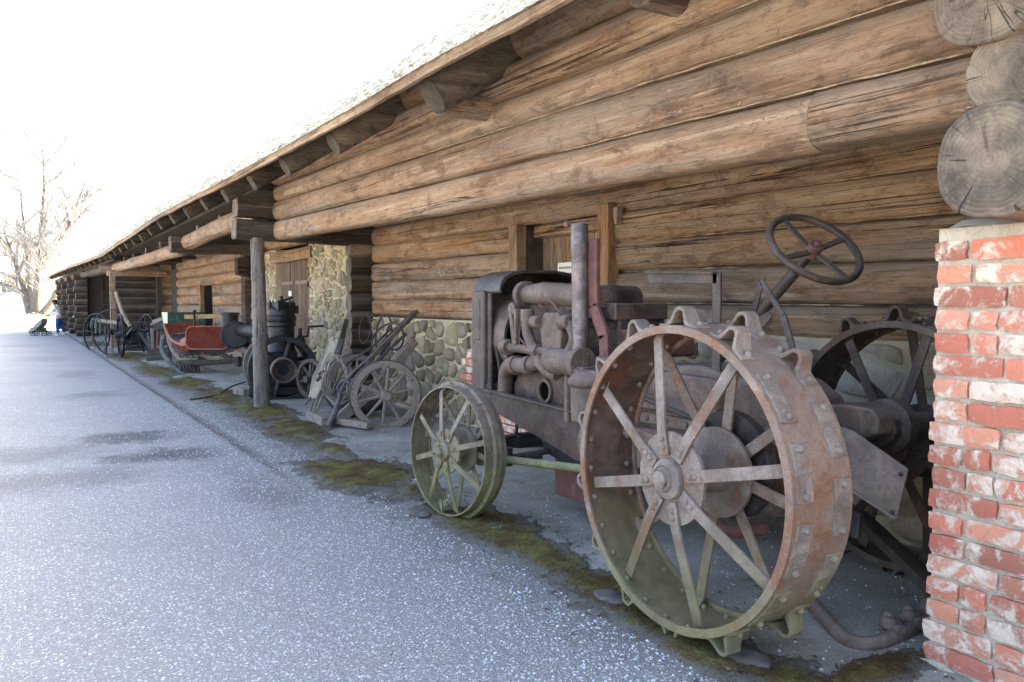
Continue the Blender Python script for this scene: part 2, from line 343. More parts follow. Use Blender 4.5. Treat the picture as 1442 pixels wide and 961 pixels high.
def brick_mat():
    g = G('old_brick', .85, .2); r = g.rand(); c = g.obj(); n = g.noise(c, 9, 6, .65, .6); n2 = g.noise(c, 50, 5, .7)
    col = g.ramp(r, [(0, (.78, .28, .165)), (.22, (.70, .22, .135)), (.42, (.42, .16, .11)), (.6, (.80, .34, .21)), (.8, (.56, .17, .12)), (1, (.80, .36, .23))])
    col = g.mix(g.M('MULTIPLY', g.step(n2, .45, .75), .4), col, g.hsv(col, .5, .9, .62))
    amt = g.M('MULTIPLY_ADD', g.M('FRACT', g.M('MULTIPLY', r, 7.31)), .13, -.02)
    wm = g.step(g.M('ADD', g.M('ADD', n, g.M('MULTIPLY', n2, .22)), amt), .60, .76); col = g.mix(g.M('MULTIPLY', wm, g.M('MULTIPLY_ADD', n2, .7, .5), clamp=True), col, (.88, .74, .58))
    return g.done(col, g.bump(g.M('ADD', g.M('MULTIPLY', n2, .6), g.M('ADD', n, g.M('MULTIPLY', wm, .3))), .012, .9))
M['brick'] = brick_mat()
def road_mat():
    g = G('pale_asphalt', .8, .3); p = g.pos(); xy = g.sep(p)
    warp = g.V('ADD', p, g.V('MULTIPLY', g.noise(p, 40, 2, .5, 0, True), (.012, .012, .012)))
    cellc = g.sep(g.vor(warp, 105, 'Color')); cd = g.vor(warp, 105, 'Distance')
    w2 = g.V('MULTIPLY', warp, (.8, 1.1, 1)); c2 = g.sep(g.vor(w2, 62, 'Color')); d2 = g.vor(w2, 62, 'Distance')
    base = g.ramp(g.noise(p, 190, 4, .75), [(.3, (.17, .168, .166)), (.7, (.35, .346, .34))])
    chip = g.M('MULTIPLY', g.step(cellc[0], .18, .5), g.step(cd, .50, .30)); col = g.mix(g.M('MULTIPLY', chip, .85), base, g.ramp(cellc[1], [(0, (.20, .198, .195)), (.4, (.40, .396, .39)), (.72, (.59, .582, .57)), (1, (.88, .865, .84))]))
    big = g.M('MULTIPLY', g.step(c2[0], .72, .80), g.step(d2, .42, .28)); col = g.mix(g.M('MULTIPLY', big, .9), col, g.ramp(c2[1], [(0, (.5, .5, .51)), (1, (.88, .87, .86))]))
    dkc = g.M('MULTIPLY', g.step(cellc[2], .82, .9), g.step(cd, .45, .3)); col = g.mix(g.M('MULTIPLY', dkc, .75), col, (.06, .06, .065))
    m = g.noise(p, .55, 5, .6); col = g.mix(g.M('MULTIPLY', g.step(m, .42, .66), .22), col, (.19, .195, .2))
    # damp and worn patches with shapes of their own
    nn = g.M('MULTIPLY', g.M('SUBTRACT', g.noise(g.V('MULTIPLY', p, (1, .8, 1)), 2.4, 7, .72), .5), 2.6)
    tot = None
    for (x, y, rx, ry, k) in ((.98, 9.55, .62, .62, 1.2), (1.12, 8.25, .62, .48, 1.25), (.05, 8.9, .8, .6, .55), (.25, 7.5, 1.0, .6, .6), (1.55, 6.3, .3, 1.2, .5), (.95, 14.2, .6, .7, .55), (1.0, 18.5, .5, 1.4, .5), (.15, 2.95, .10, .16, .55), (.5, 24, .8, 1.5, .35), (.0, 32, 1.2, 1.5, .3), (-.6, 11.2, .6, .3, .4)):
        dx = g.M('DIVIDE', g.M('SUBTRACT', xy[0], x), rx); dy = g.M('DIVIDE', g.M('SUBTRACT', xy[1], y), ry)
        dd = g.M('SQRT', g.M('ADD', g.M('MULTIPLY', dx, dx), g.M('MULTIPLY', dy, dy)))
        q = g.M('MULTIPLY', g.step(g.M('ADD', dd, nn), 1.15, .2), k); tot = q if tot is None else g.M('MAXIMUM', tot, q)
    col = g.mix(g.M('MULTIPLY', g.M('MULTIPLY', tot, g.M('MULTIPLY_ADD', cellc[1], .9, .45)), .72, clamp=True), col, (.05, .047, .048))
    # soil and moss creeping in along the building edge
    edge = g.step(g.M('ADD', xy[0], g.M('MULTIPLY', nn, .36)), 1.75, 2.55); col = g.mix(g.M('MULTIPLY', edge, g.M('SUBTRACT', .66, g.M('MULTIPLY', big, .45))), col, (.12, .108, .09))
    gut = g.M('ABSOLUTE', g.M('SUBTRACT', g.M('ADD', xy[0], g.M('MULTIPLY', nn, .035)), 1.87)); gm = g.M('MULTIPLY', g.step(gut, .10, .02), g.step(xy[1], 5.2, 8.5))
    col = g.mix(g.M('MULTIPLY', gm, .7), col, (.085, .07, .055))
    col = g.mix(1.0, col, (1.0, .99, .945), 'MULTIPLY')
    h = g.M('ADD', g.M('MULTIPLY', cd, -.8), g.M('ADD', g.M('MULTIPLY', d2, -.5), g.M('MULTIPLY', big, .35)))
    return g.done(col, g.bump(h, .012, .8), .75)
M['road'] = road_mat()
def floor_mat():
    g = G('dusty_concrete', .85, .25); p = g.pos(); n = g.noise(p, 1.6, 7, .65); n2 = g.noise(p, 60, 5, .7); v = g.sep(g.vor(p, 110, 'Color')); cd = g.vor(p, 110, 'Distance')
    col = g.ramp(n, [(.3, (.21, .195, .165)), (.5, (.33, .31, .27)), (.7, (.44, .42, .375))])
    col = g.mix(g.M('MULTIPLY', g.step(n2, .45, .7), .4), col, (.10, .095, .085))
    chip = g.M('MULTIPLY', g.step(v[0], .90, .95), g.step(cd, .4, .25)); col = g.mix(g.M('MULTIPLY', chip, .8), col, (.55, .55, .55))
    gm = g.step(g.noise(p, 2.3, 6, .65), .54, .70); col = g.mix(g.M('MULTIPLY', gm, .5), col, (.10, .105, .05))
    return g.done(col, g.bump(g.M('ADD', n2, g.M('MULTIPLY', cd, -.5)), .008, .7))
M['floor'] = floor_mat()
def moss_mat():
    g = G('moss', .95, .05); p = g.pos(); n = g.noise(p, 4.5, 8, .7); n2 = g.noise(p, 70, 5, .75); at_ = g.N('Attribute', attribute_name='cushion').outputs['Fac']
    col = g.ramp(n, [(.30, (.06, .042, .024)), (.42, (.115, .08, .04)), (.50, (.15, .11, .045)), (.56, (.175, .155, .05)), (.63, (.22, .20, .06)), (.72, (.20, .14, .065))])
    col = g.mix(g.M('MULTIPLY', g.step(n2, .42, .68), .6), col, (.028, .022, .013))
    ed = g.step(g.M('ADD', at_, g.M('MULTIPLY', g.M('SUBTRACT', n2, .5), 1.1)), .85, .2); col = g.mix(g.M('MULTIPLY', ed, .85), col, (.19, .18, .16))
    return g.done(col, g.bump(n2, .014, 1))
M['moss'] = moss_mat()
def earth_mat():
    g = G('pale_ground', .9, .1); p = g.pos(); n = g.noise(p, .35, 6, .6); n2 = g.noise(p, 5, 5, .7)
    col = g.mix(g.M('MULTIPLY', g.step(n2, .4, .7), .5), g.ramp(n, [(.3, (.40, .38, .32)), (.7, (.56, .53, .46))]), (.30, .30, .2))
    return g.done(col, g.bump(n2, .05, .6))
M['earth'] = earth_mat()
def thatch_mat():
    g = G('bleached_thatch', .85, .2); c = g.obj((1, 1, 1), False); st = g.N('TexCoord').outputs['UV']
    n = g.noise(g.V('MULTIPLY', st, (3.2, 40, 1)), 1, 6, .7); n2 = g.noise(c, 1.6, 5, .6); n3 = g.noise(g.V('MULTIPLY', st, (2.1, 9, 1)), 1, 4, .6)
    col = g.ramp(n, [(.25, (.62, .615, .54)), (.5, (.78, .775, .71)), (.7, (.85, .85, .80))])
    col = g.mix(g.M('MULTIPLY', g.step(n2, .5, .7), .3), col, (.64, .66, .54))
    dk = g.M('MULTIPLY', g.step(n3, .71, .74), g.step(n2, .42, .56)); col = g.mix(g.M('MULTIPLY', dk, .85), col, (.07, .065, .055))
    return g.done(col, g.bump(n, .014, .5))
M['thatch'] = thatch_mat()
M['straw'] = flat('straw_edge', (.30, .26, .16), .9, .5, 12, .1)
# ---------------------------------------------------------------- ground
def sheet(name, xs, ys, zf, mat, kind='structure', keep=None):
    mb = MB(); nx, ny = len(xs), len(ys)
    vs = [(x, y, zf(x, y)) for x in xs for y in ys]
    fs = [(i * ny + j, (i + 1) * ny + j, (i + 1) * ny + j + 1, i * ny + j + 1) for i in range(nx - 1) for j in range(ny - 1)]
    if keep: fs = [f for f in fs if keep((xs[f[0] // ny] + xs[f[1] // ny]) / 2, (ys[f[0] % ny] + ys[f[2] % ny]) / 2)]
    mb.add(vs, fs); o = link(name, mb.mesh(name, mat, ang=180)); o['kind'] = kind; return o
def lin(a, b, n): return [a + (b - a) * i / n for i in range(n + 1)]
sheet('ground', [-900, -60, 60, 900], [-300, -20, 60, 400, 1500], lambda x, y: -.03, M['earth'])  # kept pale out of view on the left to bounce sun onto the walls
def edge_x(y): return 2.32 + .10 * nz(y, 3, 0, .9) + .05 * nz(y, 9, 0, 3)
def road_z(x, y):
    z = .006 * nz(x, y, 0, 1.1) + .004
    gut = max(0, 1 - abs(x - 1.87 - .03 * nz(y, 1, 5, 1.2)) / .07) * min(1, max(0, (y - 5) / 3)); return z - .022 * gut
rx = lin(-3.2, 1.6, 18) + lin(1.65, 2.1, 18) + lin(2.16, 3.0, 14)
sheet('road', rx, lin(-4, 2, 12) + lin(2.1, 12, 66) + lin(12.5, 44.6, 60), road_z, M['road'])
def floor_z(x, y):
    t = max(0, min(1, (x - edge_x(y) - .10 * nz(x, y, 6, 3.1) - .05 * nz(x, y, 3, 9)) / .35)); return -.012 + .040 * t + .006 * nz(x, y, 2, 1.7)
sheet('barn_floor', lin(2.1, 3.1, 26) + lin(3.2, 4.6, 12), lin(-3, 12, 260) + lin(12.2, 45, 120), floor_z, M['floor'])
jo = MB()
for k in range(30):
    x0 = -4 + 6.2 * k / 30; x1 = x0 + 6.2 / 30
    f = lambda x: 27.2 - .35 * (x - .5) + .05 * nz(x, 0, 0, 2)
    jo.add([(x0, f(x0) - .03, .016), (x1, f(x1) - .03, .016), (x1, f(x1) + .03, .016), (x0, f(x0) + .03, .016)], [(0, 1, 2, 3)])
jo_o = link('road_joint', jo.mesh('road_joint', flat('joint_dirt', (.07, .07, .055)))); jo_o['kind'] = 'structure'

# moss cushions along the edge of the floor
def moss_h(x, y):
    """thickness of the cushion, 0..1, below 0 where there is none"""
    c = 2.40 if y < 3.4 else 2.46
    band = .62 - abs(x - (c + .07 * nz(y, 0, 3, .8))) / (.30 + .08 * nz(y, 5, 1, .7)) if y < 5.2 else -1
    ext = -1
    for (px, py, rx_, ry_) in ((2.40, 6.4, .48, 1.05), (2.62, 9.2, .40, 1.3), (2.68, 11.0, .42, 1.2), (2.62, 12.9, .42, 1.3), (2.52, 15.4, .42, 1.5), (2.42, 18.6, .46, 1.9), (2.45, 24.0, .6, 2.3), (2.75, 1.93, .34, .11), (2.50, 4.35, .26, .8), (2.46, 3.0, .20, .8), (2.36, 2.45, .16, .5), (2.2, 32, .5, 2.5)):
        ext = max(ext, .95 - math.hypot((x - px) / rx_, (y - py) / ry_))
    g_ = nz(x, y, 0, 1.6) * .35 + nz(x, y, 4, 5) * .30 + nz(x, y, 8, 14) * .26 + nz(x, y, 2, 37) * .22
    return max(band, ext, .42 - abs(x - 2.62 + .012 * min(y, 20) - .09 * nz(y, 2, 3, .6)) / .30 if 5.6 < y < 22 else -1) + g_ * .85
mm = MB(); idx = {}; ys = []; y = 1.3
while y < 36: ys.append(y); y += max(.017, y * .0036)
xs = lin(1.85, 3.25, 80); hat = []
for i, x in enumerate(xs):
    for j, y in enumerate(ys):
        h = moss_h(x, y); hh = max(0, min(1, h * 1.9))
        idx[i, j] = (h, len(mm.v)); hat.append(hh); mm.v.append(Vector((x + .006 * nz(x, y, 6, 30), y + .006 * nz(x, y, 9, 30), max(road_z(x, y), floor_z(x, y)) + (.002 + .022 * hh + .005 * hh * nz(x, y, 2, 50) if h > 0 else -.012))))
for i in range(len(xs) - 1):
    for j in range(len(ys) - 1):
        q = [idx[i, j], idx[i + 1, j], idx[i + 1, j + 1], idx[i, j + 1]]
        if max(a[0] for a in q) > 0: mm.f.append([a[1] for a in q]); mm.m.append(0)
tf = random.Random(5)
for k in range(42000):
    y = 1.4 + 15 * tf.random() ** 1.9; x = tf.uniform(1.95, 3.2); h = moss_h(x, y)
    if h < .05: continue
    z = max(floor_z(x, y), road_z(x, y)) + .018 * min(1, h * 1.6); a = tf.uniform(0, 6.28); r_ = tf.uniform(.002, .005); l = tf.uniform(.006, .016)
    mm.add([(x + r_ * math.cos(a), y + r_ * math.sin(a), z), (x - r_ * math.cos(a), y - r_ * math.sin(a), z), (x + tf.uniform(-.008, .008), y + tf.uniform(-.008, .008), z + l)], [(0, 1, 2)]); hat += [1, 1, 1]
mme = mm.mesh('moss', M['moss'], ang=180); at__ = mme.attributes.new('cushion', 'FLOAT', 'POINT'); at__.data.foreach_set('value', hat)
mo = link('moss', mme); tag(mo, 'brown and green moss growing in a strip along the building edge of the road', 'moss', kind='stuff')

# loose pale chippings
gm = MB(); tf = random.Random(8)
for k in range(9000):
    y = 1.6 + 11 * tf.random() ** 1.7; x = 2.25 - abs(tf.gauss(0, .8)) if tf.random() < .8 else tf.uniform(2.2, 4.2)
    if moss_h(x, y) > .2 and tf.random() < .8: continue
    s_ = tf.uniform(.003, .0085); z = (road_z(x, y) if x < 2.5 else floor_z(x, y)) + s_ * .25; a = tf.uniform(0, 6.28); c, s2 = math.cos(a), math.sin(a)
    q = [(x + (c * u - s2 * v) * s_, y + (s2 * u + c * v) * s_, z + w_ * s_) for u, v, w_ in ((1.3, 0, -.3), (0, .9, -.2), (-1.1, .1, -.3), (.1, -.9, -.3), (.2, .1, .65))]
    gm.add(q, [(0, 1, 4), (1, 2, 4), (2, 3, 4), (3, 0, 4)])
go = link('gravel', gm.mesh('gravel', flat('pale_chippings', (.5, .5, .5), .8, .6, 40), ang=20)); tag(go, 'loose pale stone chippings scattered on the road surface', 'gravel', kind='stuff')

# ---------------------------------------------------------------- barn
def log_mesh(name, p0, p1, ro, rv, mats, seed=0, n=16, per=.16, wob=.02, sq=2.5, taper=0, rag=0):
    """a hewn log between two points; ro half width outwards, rv half height"""
    p0, p1 = Vector(p0), Vector(p1); L = (p1 - p0).length; a = (p1 - p0) / L
    u = a.cross(Vector((0, 0, 1))).normalized(); v = u.cross(a)
    k = max(2, int(L / per)); vs, fs, mi, uv = [], [], [], []
    for j in range(k + 1):
        t = j / k; c = p0 + (p1 - p0) * t; s = t * L
        cu = wob * nz(s * .35, seed * 7.1, 0) * 1.6; cv = wob * nz(s * .3, seed * 3.7, 9) * 1.1; tr = 1 + taper * (t - .5) + .06 * nz(s * .5, seed, 3)
        for i in range(n):
            t2 = 2 * math.pi * i / n; ct, st = math.cos(t2), math.sin(t2)
            r = (abs(ct) ** sq + abs(st) ** sq) ** (-1 / sq)
            d = 1 + .055 * nz(s * .9, ct * 1.3 + seed * 5.3, st * 1.3) + .028 * nz(s * 2.6, ct * 3 + seed * 2.2, st * 3)
            if rag: d += rag * (.022 * nz(s * 7, ct * 5 + seed, st * 5) + .012 * nz(s * 19, ct * 11, st * 11 + seed) + (.06 * nz(s * 2.2, seed * 1.7, st * 2) + .03 * nz(s * 9, seed, st * 4)) * max(0, -st - .55) * 1.6)
            vs.append(c + u * (cu + ct * r * ro * d * tr) + v * (cv + st * r * rv * d * tr)); uv.append((0, 0))
    for j in range(k):
        for i in range(n): fs.append((j * n + i, (j + 1) * n + i, (j + 1) * n + (i + 1) % n, j * n + (i + 1) % n)); mi.append(0)
    for e, (j, dirn) in enumerate(((0, -1), (k, 1))):
        c = sum((vs[j * n + i] for i in range(n)), Vector()) / n; rings = []
        for q in (1, .93, .6, .3):
            rings.append(len(vs))
            for i in range(n):
                b = vs[j * n + i]; vs.append(c + (b - c) * q + a * dirn * (0.0 if q == 1 else .012 + .006 * nz(i, q * 9, seed)))
                uv.append((math.cos(2 * math.pi * i / n) * q, math.sin(2 * math.pi * i / n) * q))
        ci = len(vs); vs.append(c + a * dirn * .012); uv.append((0, 0))
        for r0, r1 in zip(rings, rings[1:]):
            for i in range(n):
                f = (r0 + i, r0 + (i + 1) % n, r1 + (i + 1) % n, r1 + i); fs.append(f if dirn > 0 else f[::-1]); mi.append(1)
        for i in range(n):
            f = (rings[-1] + i, rings[-1] + (i + 1) % n, ci); fs.append(f if dirn > 0 else f[::-1]); mi.append(1)
    me = bpy.data.meshes.new(name); me.from_pydata([tuple(p) for p in vs], [], fs)
    for m in mats: me.materials.append(m)
    me.polygons.foreach_set('material_index', mi)
    ul = me.uv_layers.new(name='UVMap'); vi = [0] * len(me.loops); me.loops.foreach_get('vertex_index', vi)
    ul.data.foreach_set('uv', [k for i in vi for k in uv[i]])
    me.update(); me.shade_smooth(); me.set_sharp_from_angle(angle=R(50)); return me
SEED = [0]
def log(parent, p0, p1, ro, rv, m='log', name='log', label=None, end='end', **kw):
    SEED[0] += 1
    o = link(name, log_mesh(name, p0, p1, ro, rv, [M[m], M[end]], SEED[0], **kw), parent)
    if label: o['label'] = label
    return o
def bx(y): return -.036 * max(0, y - 28)                             # the far end leans out a little
barn = thing('log_barn', 'long log and fieldstone barn with a low straw roof and deep eave', 'barn', (0, 0, 0))
def group_part(name, label=None):
    o = bpy.data.objects.new(name, None); COL.objects.link(o); o.parent = barn; o.empty_display_size = .1
    WLOC[o.name] = Vector((0, 0, 0))
    if label: o['label'] = label
    return o
# overhanging front wall: five long logs, the lowest in two pieces
fw = group_part('front_wall', 'overhanging upper log wall')
zn = [2.075, 2.325, 2.585, 2.80, 3.02, 3.3]; zf = [2.265, 2.53, 2.78, 3.0, 3.22, 3.46]; YN, YF = 1.66, 11.2
def zb(i, y): t = (y - YN) / (YF - YN); return zn[i] + (zf[i] - zn[i]) * t
def frontlog(i, y0, y1, ro=.13, xo=0, **kw):
    c = lambda y: (3.085 + xo, y, (zb(i, y) + zb(i + 1, y)) / 2)
    rv = (zb(i + 1, (y0 + y1) / 2) - zb(i, (y0 + y1) / 2)) / 2 * .975
    kw.setdefault('per', .07); kw.setdefault('n', 26); kw.setdefault('rag', 1)
    return log(fw, c(y0), c(y1), ro, rv, **kw)
frontlog(0, 2.46, YF, sq=3.4, wob=.018); frontlog(0, YN, 2.452, ro=.128, xo=-.006, sq=3.0, label='paler short log pieced in at the end')
frontlog(1, YN, YF, sq=3.1, ro=.128); frontlog(2, YN, YF, sq=3.0, ro=.13); frontlog(3, 2.0, YF, xo=-.05, ro=.14, sq=2.5); frontlog(4, 1.2, YF, xo=-.02, ro=.14)
M['chink'] = flat('flax_chinking', (.36, .26, .17), .95, .5, 30, .05, (.14, .10, .07))
def chinking(parent, y0, y1, xf, zfn, sd):
    rr = random.Random(sd); y = y0
    while y < y1:
        L = rr.uniform(.5, 2.2); e = min(y1, y + L); n = max(3, int((e - y) / .035)); pts, rs_ = [], []
        for k in range(n + 1):
            q = y + (e - y) * k / n; pts.append((xf + .008 * nz(q, sd, 0, 3), q, zfn(q) + .005 * nz(q, sd, 4, 6))); rs_.append(max(.0015, (.004 + .009 * nz(q, sd, 8, 9)) * min(1, k / 2 + .2, (n - k) / 2 + .2)))
        if rr.random() < .62: part('chinking', MB().tube(pts, rs_, 6), M['chink'], parent, ang=180)
        y = e
for i in range(1, 4): chinking(fw, 1.75, YF - .1, 2.982, lambda y, i=i: zb(i, y), i * 3 + 1)
# end grain of the crossing logs at the near corner
cw = group_part('corner_logs')
for z, y, rv, ru, x0 in ((1.885, 1.535, .190, .183, 2.72), (2.165, 1.50, .135, .135, 2.745), (2.42, 1.545, .165, .19, 2.71), (2.72, 1.50, .15, .16, 2.74), (3.0, 1.5, .15, .16, 2.72)):
    log(cw, (x0, y, z), (4.5, y, z), ru, rv, m='log_x', n=28, per=.12, sq=2.2, wob=.01)
# short crossing log ends between the roof logs
for y, z, x0, r_ in ((3.22, 2.985, 2.66, .115), (5.35, 2.84, 2.62, .10)):
    log(cw, (x0, y, z), (4.2, y, z), r_, r_ * .95, m='log_x', sq=2.2, n=18)
# dark squared beams crossing at the post
bm_ = group_part('cross_beams', 'dark squared cross beams')
log(bm_, (2.48, 11.36, 2.40), (4.4, 11.36, 2.36), .135, .135, m='log_dark', sq=6, name='beam', wob=.004)
log(bm_, (2.50, 11.36, 2.70), (4.4, 11.36, 2.68), .135, .14, m='log_dark', sq=6, name='beam', wob=.004)
log(bm_, (2.56, 17.3, 2.50), (4.4, 17.3, 2.50), .14, .10, m='log_dark', sq=6, name='beam', wob=.006)
log(bm_, (2.62, 17.7, 2.66), (4.4, 17.7, 2.70), .14, .09, m='rafter', sq=5, name='beam', wob=.006)
for y in (13.6, 15.5, 20.0, 22.4, 25.0, 27.4): log(bm_, (2.75, y, 2.72), (4.4, y, 2.74), .09, .08, m='log_dark', sq=4, name='beam', wob=.008)
log(bm_, (2.3, 30.0, 2.56), (4.3, 30.0, 2.54), .12, .12, m='log_x', sq=3, name='beam')
# plate logs beyond the post
pl = group_part('wall_plate')
log(pl, (2.86, 11.6, 2.66), (2.84, 17.0, 2.60), .14, .14, m='log', sq=2.2)
log(pl, (2.82, 17.5, 2.50), (2.76, 30.0, 2.56), .14, .14, m='log', sq=2.2)
log(pl, (2.72, 30.3, 2.58), (2.72 + bx(51), 51.5, 2.62), .12, .12, m='log_dark_y', sq=2.2)
# inner wall behind the tractor, logs on a fieldstone base, an opening left for the shutter
bw = group_part('inner_wall', 'shaded log wall under the overhang')
ib = [1.20, 1.42, 1.68, 1.93, 2.19, 2.44, 2.70, 2.95]; OY0, OY1, OZ0, OZ1 = 5.60, 7.20, 1.2, 2.19
for i in range(7):
    z = lambda y: (ib[i] + ib[i + 1]) / 2 + .008 * (y - 5)
    rv = (ib[i + 1] - ib[i]) / 2 * .975
    spans = [(-1.2, OY0), (OY1, 11.2)] if ib[i] < OZ1 - .05 else [(-1.2, 11.2)]
    for a_, b_ in spans: log(bw, (4.47, a_, z(a_)), (4.47, b_, z(b_)), .125, rv, m='log_back', sq=4.2, wob=.014, per=.08, n=26, rag=1)
for i in range(1, 7): chinking(bw, (1.6 if ib[i] > 2.15 else OY1 + .1), 11.15, 4.368, lambda y, i=i: ib[i] + .008 * (y - 5), i * 5 + 2); chinking(bw, 1.6, OY0 - .1, 4.368, lambda y, i=i: ib[i] + .008 * (y - 5), i * 5 + 3) if ib[i] < 2.15 else None
# stub wall and log wall farther on
sw_ = group_part('stub_wall')
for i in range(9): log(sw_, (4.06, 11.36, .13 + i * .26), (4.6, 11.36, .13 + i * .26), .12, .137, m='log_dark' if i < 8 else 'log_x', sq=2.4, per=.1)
fwl = group_part('far_log_wall', 'sunbleached log wall with a narrow doorway')
for i in range(11):
    z = .15 + i * .27
    spans = [(18.8, 22.5), (24.4, 28.1 + .12 * (i % 2))] if z < 1.9 else [(18.8, 28.1 + .12 * (i % 2))]
    for a_, b_ in spans: log(fwl, (4.47, a_, z), (4.47, b_, z), .14, .142, m='log', sq=2.4, wob=.016, per=.25)
for y, q in ((22.5, .10), (24.35, .2)): part('door_jamb', MB().box((4.40, y, .98), (.12, q, 1.96)), M['plank_light'], barn, .006)
part('door_head', MB().box((4.40, 23.4, 2.0), (.14, 1.9, .12)), M['plank_light'], barn, .006)
part('doorway_shade', MB().box((4.62, 24.28, .98), (.30, .06, 1.94)), M['rubber'], barn)  # black box paints the shade of the doorway
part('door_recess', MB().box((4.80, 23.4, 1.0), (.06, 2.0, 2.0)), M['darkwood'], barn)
cp = MB(); log(fwl, (4.38, 18.55, 1.5), (4.38, 18.55, 1.501), .01, .01) if False else None
vp = MB().prism([(4.2, 18.35, 0), (4.2, 18.7, 0), (4.5, 18.7, 0), (4.5, 18.35, 0)], (0, 0, 2.75)); part('corner_post', vp, M['log_dark'], barn, .03)
part('bracket', MB().prism([(4.05, 18.3, 2.05), (4.05, 18.3, 2.4), (4.3, 18.3, 2.4), (4.3, 18.3, 1.95)], (0, .3, 0)), M['log_dark'], barn, .02)
# deep dark bay with its portal
by = group_part('open_bay', 'dark open bay')
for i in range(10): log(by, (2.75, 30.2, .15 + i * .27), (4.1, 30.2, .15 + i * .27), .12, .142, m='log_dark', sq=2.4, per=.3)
for i in range(10): log(by, (4.05, 29.5, .15 + i * .27), (4.36, 29.5, .15 + i * .27), .13, .142, m='log_x', sq=2.2, per=.1)
part('portal_post', MB().box((2.52, 28.6, 1.22), (.15, .15, 2.44)), M['log'], by, .015)
part('portal_post', MB().box((3.95, 29.3, 1.22), (.13, .14, 2.44)), M['darkwood'], by, .015)
part('portal_lintel', MB().box((3.3, 29.2, 2.36), (1.75, .18, .16)), M['log_x'], by, .015)
# far stub walls seen end on
for k, (y, pa, pb) in enumerate(((39.6, 107, 123), (43.6, 97, 112), (47.3, 88, 102), (50.9, 81, 95))):
    g_ = group_part('cross_wall'); x0 = at(pa, 440, Y=y).x; x1 = at(pb, 440, Y=y).x
    for i in range(10):
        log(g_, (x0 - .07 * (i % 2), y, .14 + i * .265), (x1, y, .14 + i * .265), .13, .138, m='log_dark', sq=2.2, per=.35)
for y0, y1, x in ((30.4, 39.5, 5.2), (39.8, 43.4, 3.1), (43.8, 47.1, 2.9), (47.5, 50.7, 2.7)):
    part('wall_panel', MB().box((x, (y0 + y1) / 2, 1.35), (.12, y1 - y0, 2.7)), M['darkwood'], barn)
part('bay_light_stop', MB().box((3.9, 39.9, 1.4), (3.1, .1, 2.8)), M['darkwood'], barn)  # added dark panel, blocks daylight behind the bay
part('bay_light_lid', MB().box((4.1, 35.0, 2.85), (2.8, 9.8, .06)), M['darkwood'], barn)  # added dark lid, keeps light out of the bay from above
part('gap_cover_board', MB().prism([(3.25, 11.6, 2.86), (3.25, 11.6, 3.7), (3.25, 30.3, 3.7), (3.25, 30.3, 2.86)], (.08, 0, 0)), M['darkwood'], barn)  # added dark board hiding the bright gap under the roof
part('gap_cover_board', MB().prism([(2.95, 30.3, 2.5), (2.95, 30.3, 3.5), (2.95 + bx(51.4), 51.4, 3.5), (2.95 + bx(51.4), 51.4, 2.5)], (.08, 0, 0)), M['darkwood'], barn)  # added likewise along the far gap, to shut out light
# fieldstone walling
def voronoi(x0, x1, y0, y1, size, rnd, asp=1.0):
    pts = []; nx = max(1, round((x1 - x0) / size)); ny = max(1, round((y1 - y0) / (size * asp))); dx, dy = (x1 - x0) / nx, (y1 - y0) / ny
    for i in range(-1, nx + 1):
        for j in range(-1, ny + 1):
            q = rnd.random()
            if q < .14: continue
            k = 1 if q < .62 else (2 if q < .82 else 3)
            for _ in range(k): pts.append(((i + .5 + rnd.uniform(-.48, .48)) * dx + x0, (j + .5 + rnd.uniform(-.48, .48)) * dy + y0))
    out = []
    for a, p in enumerate(pts):
        if not (x0 - size * .3 < p[0] < x1 + size * .3 and y0 - size * .3 < p[1] < y1 + size * .3): continue
        poly = [(x0, y0), (x1, y0), (x1, y1), (x0, y1)]
        for b, q in enumerate(pts):
            if a == b or abs(p[0] - q[0]) > 2.6 * size or abs(p[1] - q[1]) > 2.6 * size: continue
            mx, my = (p[0] + q[0]) / 2, (p[1] + q[1]) / 2; dx, dy = q[0] - p[0], q[1] - p[1]; new = []
            for i in range(len(poly)):
                A, B_ = poly[i], poly[(i + 1) % len(poly)]
                da = (A[0] - mx) * dx + (A[1] - my) * dy; db = (B_[0] - mx) * dx + (B_[1] - my) * dy
                if da <= 0: new.append(A)
                if (da < 0) != (db < 0) and da != db: t = da / (da - db); new.append((A[0] + (B_[0] - A[0]) * t, A[1] + (B_[1] - A[1]) * t))
            poly = new
            if len(poly) < 3: break
        if len(poly) >= 3: out.append(poly)
    return out
